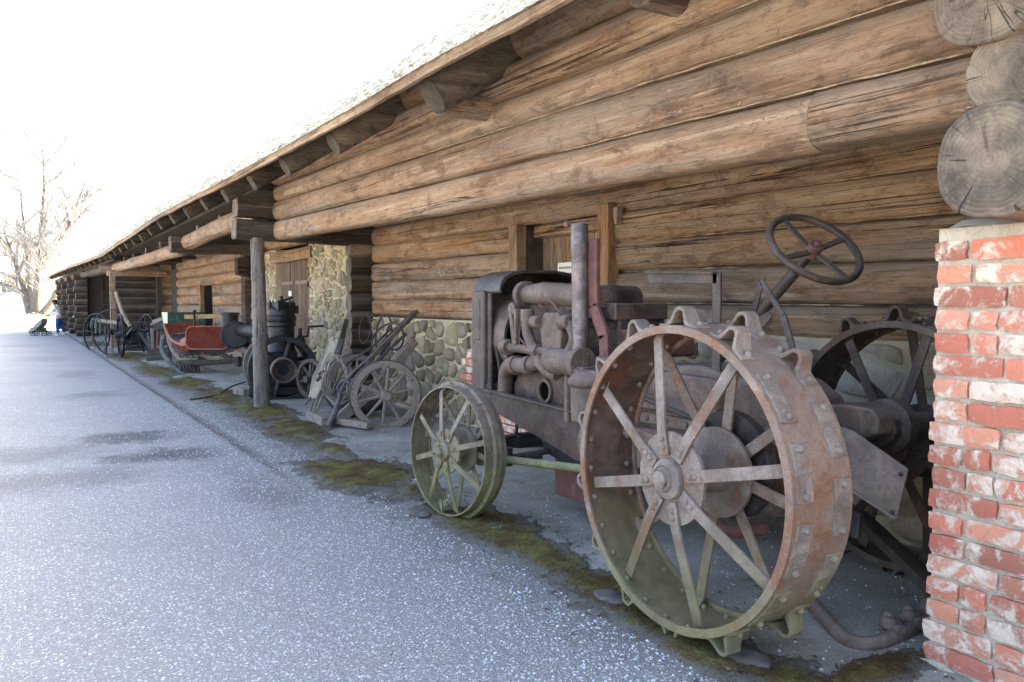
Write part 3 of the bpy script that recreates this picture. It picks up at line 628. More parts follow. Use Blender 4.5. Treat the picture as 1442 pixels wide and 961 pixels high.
def stone(parent, poly, X, mat, rnd, gap=.02, out=.05):
    gap *= rnd.uniform(.6, 1.5)
    cx_ = sum(p[0] for p in poly) / len(poly); cy_ = sum(p[1] for p in poly) / len(poly)
    ar = abs(sum(poly[i][0] * poly[(i + 1) % len(poly)][1] - poly[(i + 1) % len(poly)][0] * poly[i][1] for i in range(len(poly)))) / 2
    if ar < .0025: return
    sc_ = 1 - gap / math.sqrt(ar) * 1.5; q = [(cx_ + (p[0] - cx_) * sc_, cy_ + (p[1] - cy_) * sc_) for p in poly]
    for _ in range(1):
        q = [v for i in range(len(q)) for a, b in [(q[i], q[(i + 1) % len(q)])] for v in ((a[0] * .75 + b[0] * .25, a[1] * .75 + b[1] * .25), (a[0] * .25 + b[0] * .75, a[1] * .25 + b[1] * .75))]
    n = len(q); k = n; mb = MB(); sd = rnd.uniform(0, 50)
    h = out * rnd.uniform(.6, 1.15)
    for s_, d in ((1, -.03), (.98, .4), (.8, .82), (.42, 1)):
        for p in q:
            y = cx_ + (p[0] - cx_) * s_; z = cy_ + (p[1] - cy_) * s_
            mb.v.append(Vector((X - h * d - .02 * nz(y + sd, z, d, 8), y, z)))
    mb.v.append(Vector((X - h * 1.02 - .012 * nz(sd, 0, 0), cx_, cy_)))
    for r in range(3):
        for i in range(k): mb.f.append([r * k + i, (r + 1) * k + i, (r + 1) * k + (i + 1) % k, r * k + (i + 1) % k]); mb.m.append(0)
    for i in range(k): mb.f.append([3 * k + i, 4 * k, 3 * k + (i + 1) % k]); mb.m.append(0)
    # point the faces outwards (-X)
    me = mb.mesh('stone', mat, ang=60); bmm = bmesh.new(); bmm.from_mesh(me); bmesh.ops.recalc_face_normals(bmm, faces=bmm.faces)
    if sum(f.normal.x for f in bmm.faces) > 0: bmesh.ops.reverse_faces(bmm, faces=bmm.faces)
    bmm.to_mesh(me); bmm.free(); return link('stone', me, parent)
rs = random.Random(21)
sb = part('stone_base', MB().box((4.62, 5.0, .62), (.5, 12.6, 1.2)), M['mortar'], barn)
sb['label'] = 'mossy fieldstone base wall'
for poly in voronoi(4.6, 11.2, .03, 1.22, .285, rs, .9): stone(sb, poly, 4.375, M['stone'], rs, .024, .06)
for poly in voronoi(1.4, 4.6, .03, 1.20, .36, rs, .8): stone(sb, poly, 4.375, M['stone_grey'], rs, .03, .06)
# brick patches let into the base behind the engine
q1, q2 = at(678, 518, X=4.3), at(724, 612, X=4.3)
for y0, nrow, ncol, z0 in ((q1.y - .14, 5, 2, q1.z - .2), (q2.y - .35, 4, 4, max(.06, q2.z - .22))):
    for r_ in range(nrow):
        for c_ in range(ncol):
            y = y0 + c_ * .262 + (.13 if r_ % 2 else 0); z = z0 + r_ * .083
            mb = MB().box((4.31, y + rs.uniform(-.006, .006), z), (.13, .25, .068), Matrix.Rotation(rs.uniform(-.02, .02), 3, 'X')); part('brick', mb, M['brick'], sb, .004)
for (ya, yb_, sz) in ((11.5, 14.2, .20), (16.4, 18.35, .24)):
    st2 = part('stone_pier', MB().box((4.58, (ya + yb_) / 2, 1.235), (.45, yb_ - ya + .02, 2.45)), M['mortar'], barn)
    for poly in voronoi(ya, yb_, .03, 2.45, sz, rs, .95): stone(st2, poly, 4.36, M['stone_pale'], rs, .022, .04)
# plank door with lintel, hinges and a small white card
dr = part('plank_door', MB().box((4.50, 15.3, 1.1), (.05, 2.2, 2.2)), M['darkwood'], barn); dr['label'] = 'brown plank door in the stone wall'
for k in range(9):
    y = 14.36 + k * .235; part('plank', MB().box((4.455 + rs.uniform(-.004, .004), y, 1.1), (.035, .224, 2.18)), M['plank_z'], dr, .005)
for y in (14.55, 15.45): part('hinge_strap', MB().bar((4.43, y, 1.80), (4.43, y + .75, 1.80), .06, .012), M['cartwood'], dr)
part('door_latch', MB().tube([(4.40, 14.36, 1.62), (4.37, 14.36, 1.75), (4.40, 14.34, 1.86)], .02, 6).box((4.41, 14.36, 1.8), (.05, .1, .12)), M['black'], dr)
part('notice_card', MB().box((4.425, 15.66, 1.60), (.006, .20, .10)), M['white'], dr)
log(barn, (4.40, 14.0, 2.30), (4.40, 16.6, 2.30), .10, .11, m='log', name='door_lintel', sq=5, wob=.004)
log(barn, (4.47, 11.5, 2.62), (4.47, 18.7, 2.62), .13, .14, m='log_back', name='wall_log', sq=2.6)
# shuttered window opening behind the engine
wd = part('window_opening', MB().box((4.72, 6.37, 1.7), (.04, 1.5, 1.0)), M['darkwood'], barn); wd['label'] = 'boarded window opening in the log wall'
for y, h in ((OY1 - .04, 1.0), (OY0 + .07, 1.06)): part('window_frame', MB().box((4.33, y, 1.70 + (h - 1) / 2), (.12, .16, h)), M['plank_light'], wd, .008)
part('window_reveal', MB().box((4.50, OY1 - .09, 1.66), (.20, .06, .96)), M['darkwood'], wd)
part('window_lintel', MB().box((4.55, 6.37, 2.13), (.2, 1.36, .12)), M['log_back'], wd, .01)
for k in range(6): part('plank', MB().box((4.60, 7.0 - k * .175, 1.62), (.03, .168, .92)), M['plank_light'], wd, .004)
part('rusty_sheet', MB().box((4.50, 5.86, 1.62), (.012, .27, .95)), M['rustplate'], wd)
ncy, ncz = at(799, 377, X=4.57).y, at(799, 377, X=4.57).z
sg = part('notice_card', MB().box((4.575, ncy, ncz), (.008, .34, .10)), M['white'], wd)
tx = MB(); tr_ = random.Random(3); y = ncy + .14
while y > ncy - .13:
    wd_ = tr_.uniform(.01, .03); tx.box((4.5695, y - wd_ / 2, ncz), (.002, wd_, tr_.uniform(.016, .03))); y -= wd_ + .008
part('lettering', tx, flat('faded_ink', (.22, .2, .17)), sg)
# nail and bracket beside the window
part('hook', MB().box((4.32, 5.52, 2.17), (.06, .05, .09)).box((4.30, 5.50, 2.10), (.05, .03, .05)), M['cartwood'], barn)
# ceiling of the overhang, added dark backing against stray light
part('wall_backing', MB().box((3.14, 6.4, 2.74), (.10, 9.5, .98))  , M['darkwood'], fw)
for y0, y1 in ((-1.1, OY0 - .02), (OY1 + .02, 11.2)): part('wall_backing', MB().box((4.50, (y0 + y1) / 2, 2.08), (.14, y1 - y0, 1.74)), M['darkwood'], bw)  # dark backing added so no light shows at the log seams
part('wall_backing', MB().box((4.50, (OY0 + OY1) / 2, 2.58), (.138, OY1 - OY0 + .04, .76)), M['darkwood'], bw)
part('light_backing', MB().box((4.86, 8.8, 1.5), (.05, 19.9, 3.0)), M['darkwood'], barn)  # added dark sheet, stops light showing through wall and window gaps
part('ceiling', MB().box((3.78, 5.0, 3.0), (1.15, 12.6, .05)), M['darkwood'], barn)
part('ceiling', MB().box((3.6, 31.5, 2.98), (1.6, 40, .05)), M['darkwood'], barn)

# roof: straw on a batten, rafters ending in log ends
eave_tab = [(-4, 2.80), (3, 2.80), (5, 2.815), (7, 2.81), (9.7, 2.835), (14.2, 2.90), (16.2, 2.925), (22, 2.87), (29, 2.82), (38, 2.84), (52, 2.80)]
def ez(y):
    for (a, za), (b, zb_) in zip(eave_tab, eave_tab[1:]):
        if a <= y <= b: t = (y - a) / (b - a); t = t * t * (3 - 2 * t); return za + (zb_ - za) * t + .012 * nz(y, 0, 4, .8)
    return eave_tab[0][1] if y < 0 else eave_tab[-1][1]
PIT = math.tan(R(46)); RX = 8.0
def roof_pt(t, y, lift=0):
    x0 = 2.14 + bx(y); x = x0 + (RX - x0) * t; return (x, y, ez(y) + .17 + (x - x0) * PIT + lift)
def roof_mesh():
    ys = lin(-4, 20, 120) + lin(20.5, 52.4, 64); ts = [0, .004, .012, .025, .045, .07] + lin(.1, 1, 26)
    vs, fs, uv = [], [], []
    for y in ys:
        for t in ts:
            p = roof_pt(t, y, .020 * nz(y, t * 9, 0, 1.6) + .012 * nz(y, t * 20, 3, 6) - (.03 if t == 0 else 0)); vs.append(p); uv.append((y, (p[0] - 2) * 1.4))
    k = len(ts)
    for i in range(len(ys) - 1):
        for j in range(k - 1): fs.append((i * k + j, (i + 1) * k + j, (i + 1) * k + j + 1, i * k + j + 1)[::-1])
    # underside, eave edge and far slope close the shell
    b = len(vs)
    for y in ys:
        p = roof_pt(0, y); vs += [(p[0] + .01, y, p[2] - .115), (RX, y, roof_pt(1, y)[2] - .12), (15.0, y, ez(y) - .2)]; uv += [(y, 0), (y, 7), (y, 14)]
    for i in range(len(ys) - 1):
        fs += [(i * k, (i + 1) * k, b + (i + 1) * 3, b + i * 3)[::-1], (b + i * 3, b + (i + 1) * 3, b + (i + 1) * 3 + 1, b + i * 3 + 1)[::-1], (i * k + k - 1, (i + 1) * k + k - 1, b + (i + 1) * 3 + 2, b + i * 3 + 2)[::-1]]
    me = bpy.data.meshes.new('roof'); me.from_pydata(vs, [], fs); me.materials.append(M['thatch'])
    ul = me.uv_layers.new(name='UVMap'); vi = [0] * len(me.loops); me.loops.foreach_get('vertex_index', vi); ul.data.foreach_set('uv', [q for i in vi for q in uv[i]])
    bmm = bmesh.new(); bmm.from_mesh(me); bmesh.ops.recalc_face_normals(bmm, faces=bmm.faces); bmm.to_mesh(me); bmm.free()
    me.shade_smooth(); me.set_sharp_from_angle(angle=R(45)); return me
roof = link('roof', roof_mesh(), barn); roof['label'] = 'pale bleached straw roof slope'; WLOC[roof.name] = Vector((0, 0, 0))
sf = MB(); sr = random.Random(4)
for k in range(15000):
    y = -1 + 40 * sr.random() ** 1.9; p = Vector(roof_pt(0, y)); p.z += sr.uniform(-.12, .03); p.x += sr.uniform(0, .03)
    d = Vector((-sr.uniform(.02, .075), sr.uniform(-.05, .05), -sr.uniform(.005, .06))); s_ = Vector((0, sr.uniform(.002, .005), .002))
    sf.add([p + s_, p - s_, p + d], [(0, 1, 2)])
part('straw_fringe', sf, M['straw'], roof, kind='stuff', ang=180)
gable = MB().prism([(2.8, 0, 2.7), (RX, 0, ez(0) + (RX - 2.2) * PIT), (13.6, 0, 2.7)], (0, .1, 0)); gable.v = [p + Vector((0, 51.4, 0)) for p in gable.v]
part('gable', gable, M['darkwood'], barn)
part('far_wall', MB().box((8.6, 51.4, 1.4), (9, .1, 2.8)).box((12.4, 25, 1.4), (.2, 52, 2.8)).box((8.6, -.9, 3.2), (8, .1, 6.4)), M['darkwood'], barn)
yb = -3.0; bi = 0
for L_ in (4.6, 3.9, 4.4, 5.2, 5.0, 5.6, 6.2, 6.0, 6.4, 7.0, 5.9):
    mb = MB(); ys = lin(yb, min(yb + L_ - .01, 52.3), 28)
    vs = []
    for y in ys:
        x0 = 2.17 + bx(y); z0 = ez(y); lo = z0 - .008 * nz(y, bi, 0, 2.2) - .010 * max(0, nz(y, bi, 7, 4)); hi = z0 + .088
        vs += [(x0, y, lo), (x0 + .03, y, lo), (x0 + .03, y, hi), (x0 - .004, y, hi + .002)]
    fs = [(i * 4 + j, i * 4 + (j + 1) % 4, i * 4 + 4 + (j + 1) % 4, i * 4 + 4 + j) for i in range(28) for j in range(4)] + [(3, 2, 1, 0), (112, 113, 114, 115)]
    mb.add(vs, fs); part('eave_batten', mb, M['fascia'], roof, ang=30); yb += L_; bi += 1
def rafter(y, r_=.12, m='rafter', x0=2.36, sq=2.3):
    b = bx(y); z0 = ez(y) - .02 - r_ * .45
    r_ *= .9; z0 += .045
    log(roof, (x0 + b, y, z0 + (x0 - 2.36) * PIT * .55), (4.6 + b, y, z0 + 2.24 * PIT * .62), r_, r_ * 1.05, m=m, name='rafter', end='end_dark', sq=sq, n=18, per=.14)
for y, r_, x0 in ((1.5, .12, 2.4), (5.02, .135, 2.38), (6.95, .11, 2.36), (8.45, .115, 2.36)): rafter(y, r_, x0=x0)
y = 9.6
while y < 51: rafter(y, .10, 'log_dark' if y > 9 else 'rafter', 2.3, 4.5); y += 1.42
# ---------------------------------------------------------------- brick pillar and post
pil = thing('brick_pillar', 'red brick pillar with flaking whitewash and grey mortar at the right edge', 'pillar', (3.3, 1.5, 0))
PX, PY = 3.0, 1.885; CH = .0855
part('mortar_core', MB().box((3.36, 1.255, .85), (.708, 1.25, 1.70)), M['mortar_grey'], pil)
rb = random.Random(9)
def brick(y0, ln, row, dz=0):
    d = rb.uniform(.002, .009); mb = MB(); h = CH * .845 + rb.uniform(-.004, .004); k = 5
    cy_ = y0 - ln / 2; cz = .075 + row * CH + dz; q = []
    ny, nzv = max(3, int(ln / .035)), 3
    sd = rb.uniform(0, 90); rot = rb.uniform(-.014, .014)
    for i in range(ny + 1):
        for j in range(nzv + 1):
            y = -ln / 2 + ln * i / ny; z = -h / 2 + h * j / nzv; e = (i in (0, ny)) + (j in (0, nzv)); d2 = .004 * (e > 0) + .005 * (e > 1) + (.010 * max(0, nz(y * 19, z * 19, sd + 3)) if e else 0)
            y2 = y * (1 - .012 * (j in (0, nzv))) + .007 * nz(z * 9, sd, 1, 3) * (1 if i in (0, ny) else .3); z2 = z + .006 * nz(y * 16, sd, 5) * (1 if j in (0, nzv) else .3) - (math.copysign(.004, z) if e > 1 else 0)
            x = PX - .008 - d + d2 + .007 * nz(y * 22, z * 22, sd)
            mb.v.append(Vector((x, cy_ + y2 - z * rot, cz + z2 + y * rot)))
    f = lambda i, j: i * (nzv + 1) + j
    for i in range(ny):
        for j in range(nzv): mb.f.append([f(i, j), f(i, j + 1), f(i + 1, j + 1), f(i + 1, j)]); mb.m.append(0)
    ring = [f(i, 0) for i in range(ny)] + [f(ny, j) for j in range(nzv)] + [f(i, nzv) for i in range(ny, 0, -1)] + [f(0, j) for j in range(nzv, 0, -1)]
    b = len(mb.v); mb.v += [Vector((PX + .06, mb.v[i].y, mb.v[i].z)) for i in ring]
    for i in range(len(ring)): j = (i + 1) % len(ring); mb.f.append([ring[i], ring[j], b + j, b + i]); mb.m.append(0)
    mb.f.append([b + i for i in range(len(ring))][::-1]); mb.m.append(0)
    return part('brick', mb, M['brick'], pil, ang=50)
for row in range(19):
    y = PY + rb.uniform(-.008, .008) + (.012 if row < 2 else 0)
    pat = ((.13, .26, .26, .26, .26), (.265, .26, .26, .26), (.125, .09, .25, .26, .26), (.26, .125, .26, .26, .26))[(row * 7 + row // 3) % 4] if row not in (0, 18) else ((.265, .26, .26, .26) if row == 0 else (.125, .26, .26, .26))
    for ln in pat:
        brick(y, ln, row); y -= ln + rb.uniform(.010, .017)
        if y < .75: break
ft = MB()
for k in range(6):
    y = 1.86 - k * .22; ft.sph((3.0, y, -.01), .13, 12, 7, (.2, 1, .42))
ft.v = [p + Vector((.03 * nz(p.x, p.y, p.z, 9), .03 * nz(p.y, p.z, p.x, 9), .02 * nz(p.x, p.y, p.z + 5, 12))) for p in ft.v]
part('mortar_foot', ft, M['mortar_grey'], pil)
cpm = MB(); xs_, ys_ = lin(2.98, 3.7, 8), lin(.64, 1.90, 18); vs = [(x, y, 1.70 + .028 + .014 * nz(x, y, 1, 7) - (.03 if (x < 3 or y > 1.89) else 0)) for x in xs_ for y in ys_]
cpm.add(vs, [(i * 19 + j, (i + 1) * 19 + j, (i + 1) * 19 + j + 1, i * 19 + j + 1) for i in range(8) for j in range(18)]); part('mortar_cap', cpm, M['mortar_grey'], pil, ang=180)

def post():
    SEED[0] += 1; me = log_mesh('wooden_post', (0, 0, -.05), (.012, .06, 2.29), .1, .1, [M['post'], M['end']], 77)
    return me
pm = MB(); 
def round_post():
    n, k = 20, 26; vs, fs = [], []
    for j in range(k + 1):
        z = -.05 + 2.34 * j / k; c = Vector((2.745 + .004 * z, 11.09 + .085 * z, z)); r_ = .105 - .008 * z
        for i in range(n):
            t = 2 * math.pi * i / n; d = 1 + .05 * nz(math.cos(t) * 1.2, math.sin(t) * 1.2, z * .8) + .03 * nz(math.cos(t) * 4, math.sin(t) * 4, z * 1.5)
            vs.append(c + Vector((math.cos(t), math.sin(t), 0)) * r_ * d)
    fs = [(j * n + i, j * n + (i + 1) % n, (j + 1) * n + (i + 1) % n, (j + 1) * n + i) for j in range(k) for i in range(n)] + [tuple(range(n))[::-1], tuple(k * n + i for i in range(n))]
    return MB().add(vs, fs)
single('wooden_post', round_post(), M['post'], 'round grey wooden post standing in moss and carrying the dark cross beams', 'post', (2.745, 11.09, 0), ang=60)

# ---------------------------------------------------------------- tractor
TO = Vector((3.2, 3.4, 0))
tr = thing('tractor', 'rusty old steel wheeled tractor with spiked rear wheels beside the brick pillar', 'tractor', TO)
RIM_IN = (2,)
def wheel(name, parent, c, Rr, wdt, near, mat, tread, hubr, plate, nsp, steer=0, camber=0, phase=0, lugs=0, label=None, band=False):
    """near = -1: outer face towards -X. Wheel axis is local X. The wheel's own mesh is the rim."""
    Mx = Matrix.Translation(Vector(c) - WLOC[parent.name]) @ Matrix.Rotation(steer, 4, 'Z') @ Matrix.Rotation(camber, 4, 'Y')
    a, b = -wdt / 2, wdt / 2; th = .013; fl = .034 if lugs else .024
    rim = MB()
    prof = [(Rr, a), (Rr, b), (Rr - fl, b), (Rr - fl, b - .012), (Rr - th, b - .014), (Rr - th, a + .014), (Rr - fl, a + .012), (Rr - fl, a)]
    if band: prof = [(Rr - .014, a), (Rr - .008, a + .035), (Rr - .008, -.028), (Rr + .018, -.024), (Rr + .018, .024), (Rr - .008, .028), (Rr - .008, b - .035), (Rr - .014, b)] + prof[2:]
    rim.lathe(prof[::-1], (0, 0, 0), (1, 0, 0), 72, closed=True)
    if lugs and not band:                                          # the inside of the barrel keeps more rust
        n8 = len(prof); rim.m = [1 if (q // 72) in RIM_IN else 0 for q in range(len(rim.f))]
        o = link(name, rim.mesh(name, [tread, M['barrel'] if near < 0 else M['drum']], ang=35), parent, Mx)
    else: o = link(name, rim.mesh(name, tread, ang=35), parent, Mx)
    WLOC[o.name] = None
    if label: o['label'] = label
    def sub(nm, mb, m, bev=0, kind=None):
        q = link(nm, mb.mesh(nm, m), o)
        if bev: z = q.modifiers.new('bevel', 'BEVEL'); z.width = bev; z.segments = 2; z.limit_method = 'ANGLE'; z.angle_limit = R(40)
        if kind: q['kind'] = kind
        return q
    s = near; xo = s * (wdt / 2); xi = -s * wdt / 2          # outer and inner face
    po, pi_ = xo * .92, xi * .70
    P = lambda r, t, x: Vector((x, r * math.sin(t), r * math.cos(t)))
    riv = MB()
    for x, off, foot in ((po, 0, xo * .72), (pi_, math.pi / nsp, xi * .72)):
        sp = MB().lathe([(hubr, -.012), (plate * .55, -.010), (plate, -.008), (plate, .008), (plate * .5, .012), (hubr, .014)], (x, 0, 0), (1, 0, 0), 40); sub('hub_plate', sp, mat)
        for k in range(nsp):
            t = 2 * math.pi * k / nsp + off + phase; tt = Vector((0, math.cos(t), -math.sin(t))); out = Vector((s if x == po else -s, 0, 0))
            r0, r1 = hubr * 1.15 + .01, Rr - .018
            p0 = P(r0, t, x) + out * .018; p1 = P(plate * 1.02, t, x) + out * .018; p2 = P(r1 - .03, t, foot); p3 = P(r1, t, foot) - out * .03
            w_ = .05 if lugs else .036; th_ = .013 if lugs else .009; sb_ = MB(); path = [p0, p1, p2, p3]; vs = []
            for q, (p, d) in enumerate(zip(path, (out, out, out, P(1, t, 0)))):
                for u_, v_ in ((-1, -1), (1, -1), (1, 1), (-1, 1)): vs.append(p + tt * (u_ * w_ / 2 * (1.15 if q == 3 else 1)) + d * (v_ * th_ / 2))
            sb_.add(vs, [(q * 4 + i, q * 4 + (i + 1) % 4, q * 4 + 4 + (i + 1) % 4, q * 4 + 4 + i)[::-1] for q in range(3) for i in range(4)] + [(0, 1, 2, 3), (15, 14, 13, 12)])
            bm2 = sub('spoke', sb_, mat, .002)
            for rr in (r0 + .035, plate * .84): riv.sph(P(rr, t, x) + out * .027, .013 if lugs else .009, 8, 5, (.6, 1, 1))
    hub = MB().lathe([(.0, xo + s * .045), (hubr * .62, xo + s * .045), (hubr * .72, xo + s * .03), (hubr * .78, po + s * .05), (hubr * 1.1, po + s * .035), (hubr * 1.2, po), (hubr, 0), (hubr * 1.2, pi_), (hubr * .9, pi_ - s * .02), (0, pi_ - s * .02)][::(1 if s > 0 else -1)][::-1], (0, 0, 0), (1, 0, 0), 28, cap=False)
    sub('hub', hub, mat)
    sub('hub_cap', MB().lathe([(0, 0), (hubr * .5, 0), (hubr * .5, .02), (hubr * .3, .03), (0, .03)], (xo + s * .04, 0, 0), (s, 0, 0), 20, cap=False), mat)
    nr = 28 if lugs else 16
    for x in (a + .05, b - .05):
        for k in range(nr):
            t = 2 * math.pi * (k + .5) / nr + phase; riv.sph(P(Rr - th - .003, t, x), .015 if lugs else .009, 8, 5, (1, 1, 1)); riv.sph(P(Rr + .002, t, x), .012 if lugs else .007, 8, 5)
    sub('rivets', riv, mat, kind='stuff')
    if lugs:
        def lugmesh(flat_):
            h = .080 if not flat_ else .013; lw = wdt * .27
            q = [(-.105, .002), (-.062, .006), (-.048, min(.022, h * .6)), (-.024, h - .008), (0, h), (.024, h - .008), (.048, min(.022, h * .6)), (.062, .006), (.105, .002)]
            lo = [(x * .98, z - .014) if abs(x) > .06 else (x * .72, z - .016) for x, z in q][::-1]
            mb = MB()
            for sgn in (0, 1):
                for x, z in q + lo: mb.v.append(Vector(((-lw / 2 + lw * sgn) * (1 - .25 * max(0, z) / .095), x, z)))
            n = 18; mb.f = [[i, (i + 1) % n, n + (i + 1) % n, n + i] for i in range(n)] + [[i, i + 1, 16 - i, 17 - i][::-1] for i in range(8)] + [[n + i, n + i + 1, n + 16 - i, n + 17 - i] for i in range(8)]
            mb.m = [0] * len(mb.f)
            mb.sph((0, -.085, .005), .017, 8, 5); mb.sph((0, .085, .005), .017, 8, 5)
            me = mb.mesh('lug', mat, ang=30); b_ = bmesh.new(); b_.from_mesh(me); bmesh.ops.recalc_face_normals(b_, faces=b_.faces); b_.to_mesh(me); b_.free(); return me
        lm = [lugmesh(False), lugmesh(True)]
        for row, x in ((0, xo * .62), (1, xi * .62)):
            for k in range(lugs):
                t = 2 * math.pi * (k + .5 * row) / lugs + phase * 1.7 + .05; f = 1 if lugs and (math.sin(t) < -.66 and -.80 < math.cos(t) < .72) else 0
                q = link('lug', lm[f], o, Matrix.Translation(P(Rr - .001, t, x)) @ Matrix.Rotation(-t, 4, 'X') @ Matrix.Rotation(rb.uniform(-.07, .07), 4, 'Z'))
                bv = q.modifiers.new('bevel', 'BEVEL'); bv.width = .003; bv.segments = 1
    return o
RW = .635
wheel('rear_wheel', tr, (2.455, 2.58, .695), RW, .32, -1, M['wheel'], M['tread'], .075, .195, 8, phase=.22, lugs=14)
wheel('rear_wheel', tr, (3.95, 2.62, .695), RW, .30, 1, M['drum'], M['drum'], .075, .195, 8, phase=.1, lugs=14)
wheel('front_wheel', tr, (2.475, 4.88, .445), .44, .17, -1, M['fwheel'], M['fwheel'], .055, .15, 8, steer=R(9), camber=R(2), phase=.26, band=True)
wheel('front_wheel', tr, (3.88, 4.80, .445), .44, .17, 1, M['fwheel'], M['fwheel'], .055, .15, 8, steer=R(9), phase=.1, band=True)
M['rubberm'] = M['rubber']
M['body2'] = iron('block_iron', (.055, .038, .031), (.125, .09, .073), (.19, .085, .05), .45, 0, .6)  # darkened iron stands in for the shade among the engine parts
M['hood'] = iron('hood_iron', (.03, .024, .022), (.075, .058, .052), (.12, .06, .04), .3, 0, .45, .5, 0, .2)
def tp(name, mb, m, bevel=.004, **k): return part(name, mb, M[m], tr, bevel, **k)
# brake drum, axle trumpets, gearbox
tp('brake_drum', MB().lathe([(.09, 0), (.235, .0), (.235, .05), (.17, .075), (.10, .11), (.09, .24)], (2.62, 2.58, .72), (1, 0, 0), 40), 'dark')
tp('axle_housing', MB().lathe([(.10, 0), (.11, .2), (.15, .28), (.21, .34), (.21, .50), (.15, .56), (.11, .64), (.10, 1.1)], (2.68, 2.6, .70), (1, 0, 0), 28), 'rustred')
gb = MB().prism([(2.98, 2.62, .42), (2.98, 2.62, .96), (2.98, 2.75, 1.04), (2.98, 3.15, 1.10), (2.98, 3.75, 1.06), (2.98, 4.0, .98), (2.98, 4.0, .52), (2.98, 3.3, .44)], (.48, 0, 0))
tp('gearbox', gb, 'cast', .025)
gl = MB().prism([(2.955, 2.5, .76), (2.955, 3.9, .76), (2.955, 3.9, .82), (2.955, 2.5, .82)], (.52, 0, 0))
for k in range(9): gl.cyl((2.945, 2.58 + k * .155, .79), (2.965, 2.58 + k * .155, .79), .016, n=6)
tp('gearbox_flange', gl, 'cast', .004)
tp('gearbox_cover', MB().prism([(2.93, 2.95, .84), (2.93, 3.62, .84), (2.93, 3.62, 1.00), (2.93, 3.45, 1.06), (2.93, 2.95, 1.04)], (.06, 0, 0)), 'cast', .012)
tp('drive_shaft_tube', MB().tube([(2.90, 3.95, .70), (2.90, 3.1, .72), (2.92, 2.3, .74)], .032, 12), 'rustred')
tp('brake_rod', MB().tube([(2.84, 3.6, .95), (2.84, 2.9, .83), (2.83, 2.62, .86)], .014, 8), 'dark')
tp('brake_shoe', MB().tube(smooth_path([(2.72, 2.45, .45), (2.72, 2.70, .40), (2.72, 2.86, .56), (2.72, 2.92, .8)]), .028, 8), 'rustred')
# side rail: deep pressed channel, upper flange turned out
rail = [(5.22, .80), (5.12, .795), (4.5, .775), (3.86, .752), (3.80, .60), (3.86, .47), (4.06, .465), (4.40, .53), (4.72, .59), (5.02, .64), (5.16, .66), (5.24, .70)]
tp('side_rail', MB().prism([(2.875, y, z) for y, z in rail], (.014, 0, 0)).bar((2.865, 5.22, .802), (2.865, 3.84, .754), .05, .012, side=(1, 0, 0)), 'body', .004)
tp('side_rail', MB().prism([(3.50, y, z) for y, z in rail], (.014, 0, 0)), 'body', .004)
tp('cross_member', MB().box((3.2, 5.17, .72), (.66, .10, .15)), 'body', .01)
tp('oil_pan', MB().prism([(3.0, 4.75, .62), (3.0, 4.62, .42), (3.0, 4.15, .33), (3.0, 3.9, .34), (3.0, 3.85, .62)], (.4, 0, 0)), 'dark', .02)
# crankcase with hand holes
cc = MB().prism([(2.955, 4.95, .70), (2.955, 4.95, .86), (2.955, 4.86, .98), (2.955, 3.85, .98), (2.955, 3.85, .70)], (.48, 0, 0))
cco = tp('crankcase', cc, 'body2', .03)
for y in (4.52, 4.08):
    part('hand_hole', MB().lathe([(.062, -.006), (.082, -.004), (.082, .02), (.062, .02)], (2.952, y, .845), (-1, 0, 0), 28, closed=True), M['cast'], cco)
    part('hand_hole_shade', MB().lathe([(0, 0), (.064, 0), (.064, .003), (0, .003)], (2.951, y, .845), (-1, 0, 0), 28, cap=False), M['hole_shade'], cco)  # black disc painted as the shade inside the hole
tp('cylinder_block', MB().box((3.22, 4.36, 1.15), (.36, .98, .36)), 'body', .02)
hd = MB().box((3.2, 4.36, 1.37), (.40, 1.02, .10)); 
for k in range(6): hd.cyl((3.02, 3.95 + k * .165, 1.42), (3.02, 3.95 + k * .165, 1.445), .018, n=6)
tp('cylinder_head', hd, 'body2', .01)
# inlet manifold, carburettor, pipes
tp('manifold', MB().tube([(2.99, 4.83, 1.475), (2.99, 4.6, 1.485), (2.99, 4.2, 1.465), (3.0, 3.95, 1.45)], [.062, .075, .072, .06], 20).cyl((2.99, 4.86, 1.475), (2.99, 4.81, 1.475), .095, n=20), 'cast', .004)
for y in (4.66, 4.5, 4.34, 4.18): tp('manifold_branch', MB().tube([(2.99, y, 1.46), (3.01, y - .02, 1.40), (3.06, y - .02, 1.35)], .034, 10), 'cast', 0)
tp('carburettor', MB().prism([(2.86, 4.42, 1.05), (2.86, 4.46, 1.30), (2.86, 4.40, 1.36), (2.86, 4.24, 1.36), (2.86, 4.20, 1.30), (2.86, 4.24, 1.05), (2.86, 4.33, 1.02)], (.13, 0, 0)).cyl((2.85, 4.44, 1.30), (2.85, 4.52, 1.30), .04, n=14).cyl((2.85, 4.20, 1.30), (2.85, 4.10, 1.31), .045, n=14).cyl((2.845, 4.33, 1.12), (2.86, 4.33, 1.12), .03, n=12), 'cast', .014)
tp('inlet_pipe', MB().tube(smooth_path([(2.87, 4.62, 1.34), (2.86, 4.60, 1.22), (2.86, 4.50, 1.10), (2.86, 4.40, 1.0), (2.88, 4.28, .97)]), [.036] * 21, 14).cyl((2.87, 4.62, 1.30), (2.87, 4.62, 1.38), .046, n=14), 'cast', 0)
tp('inlet_pipe', MB().tube(smooth_path([(2.86, 4.12, 1.30), (2.86, 4.07, 1.20), (2.86, 4.16, 1.09), (2.86, 4.26, 1.0)]), .034, 14), 'cast', 0)
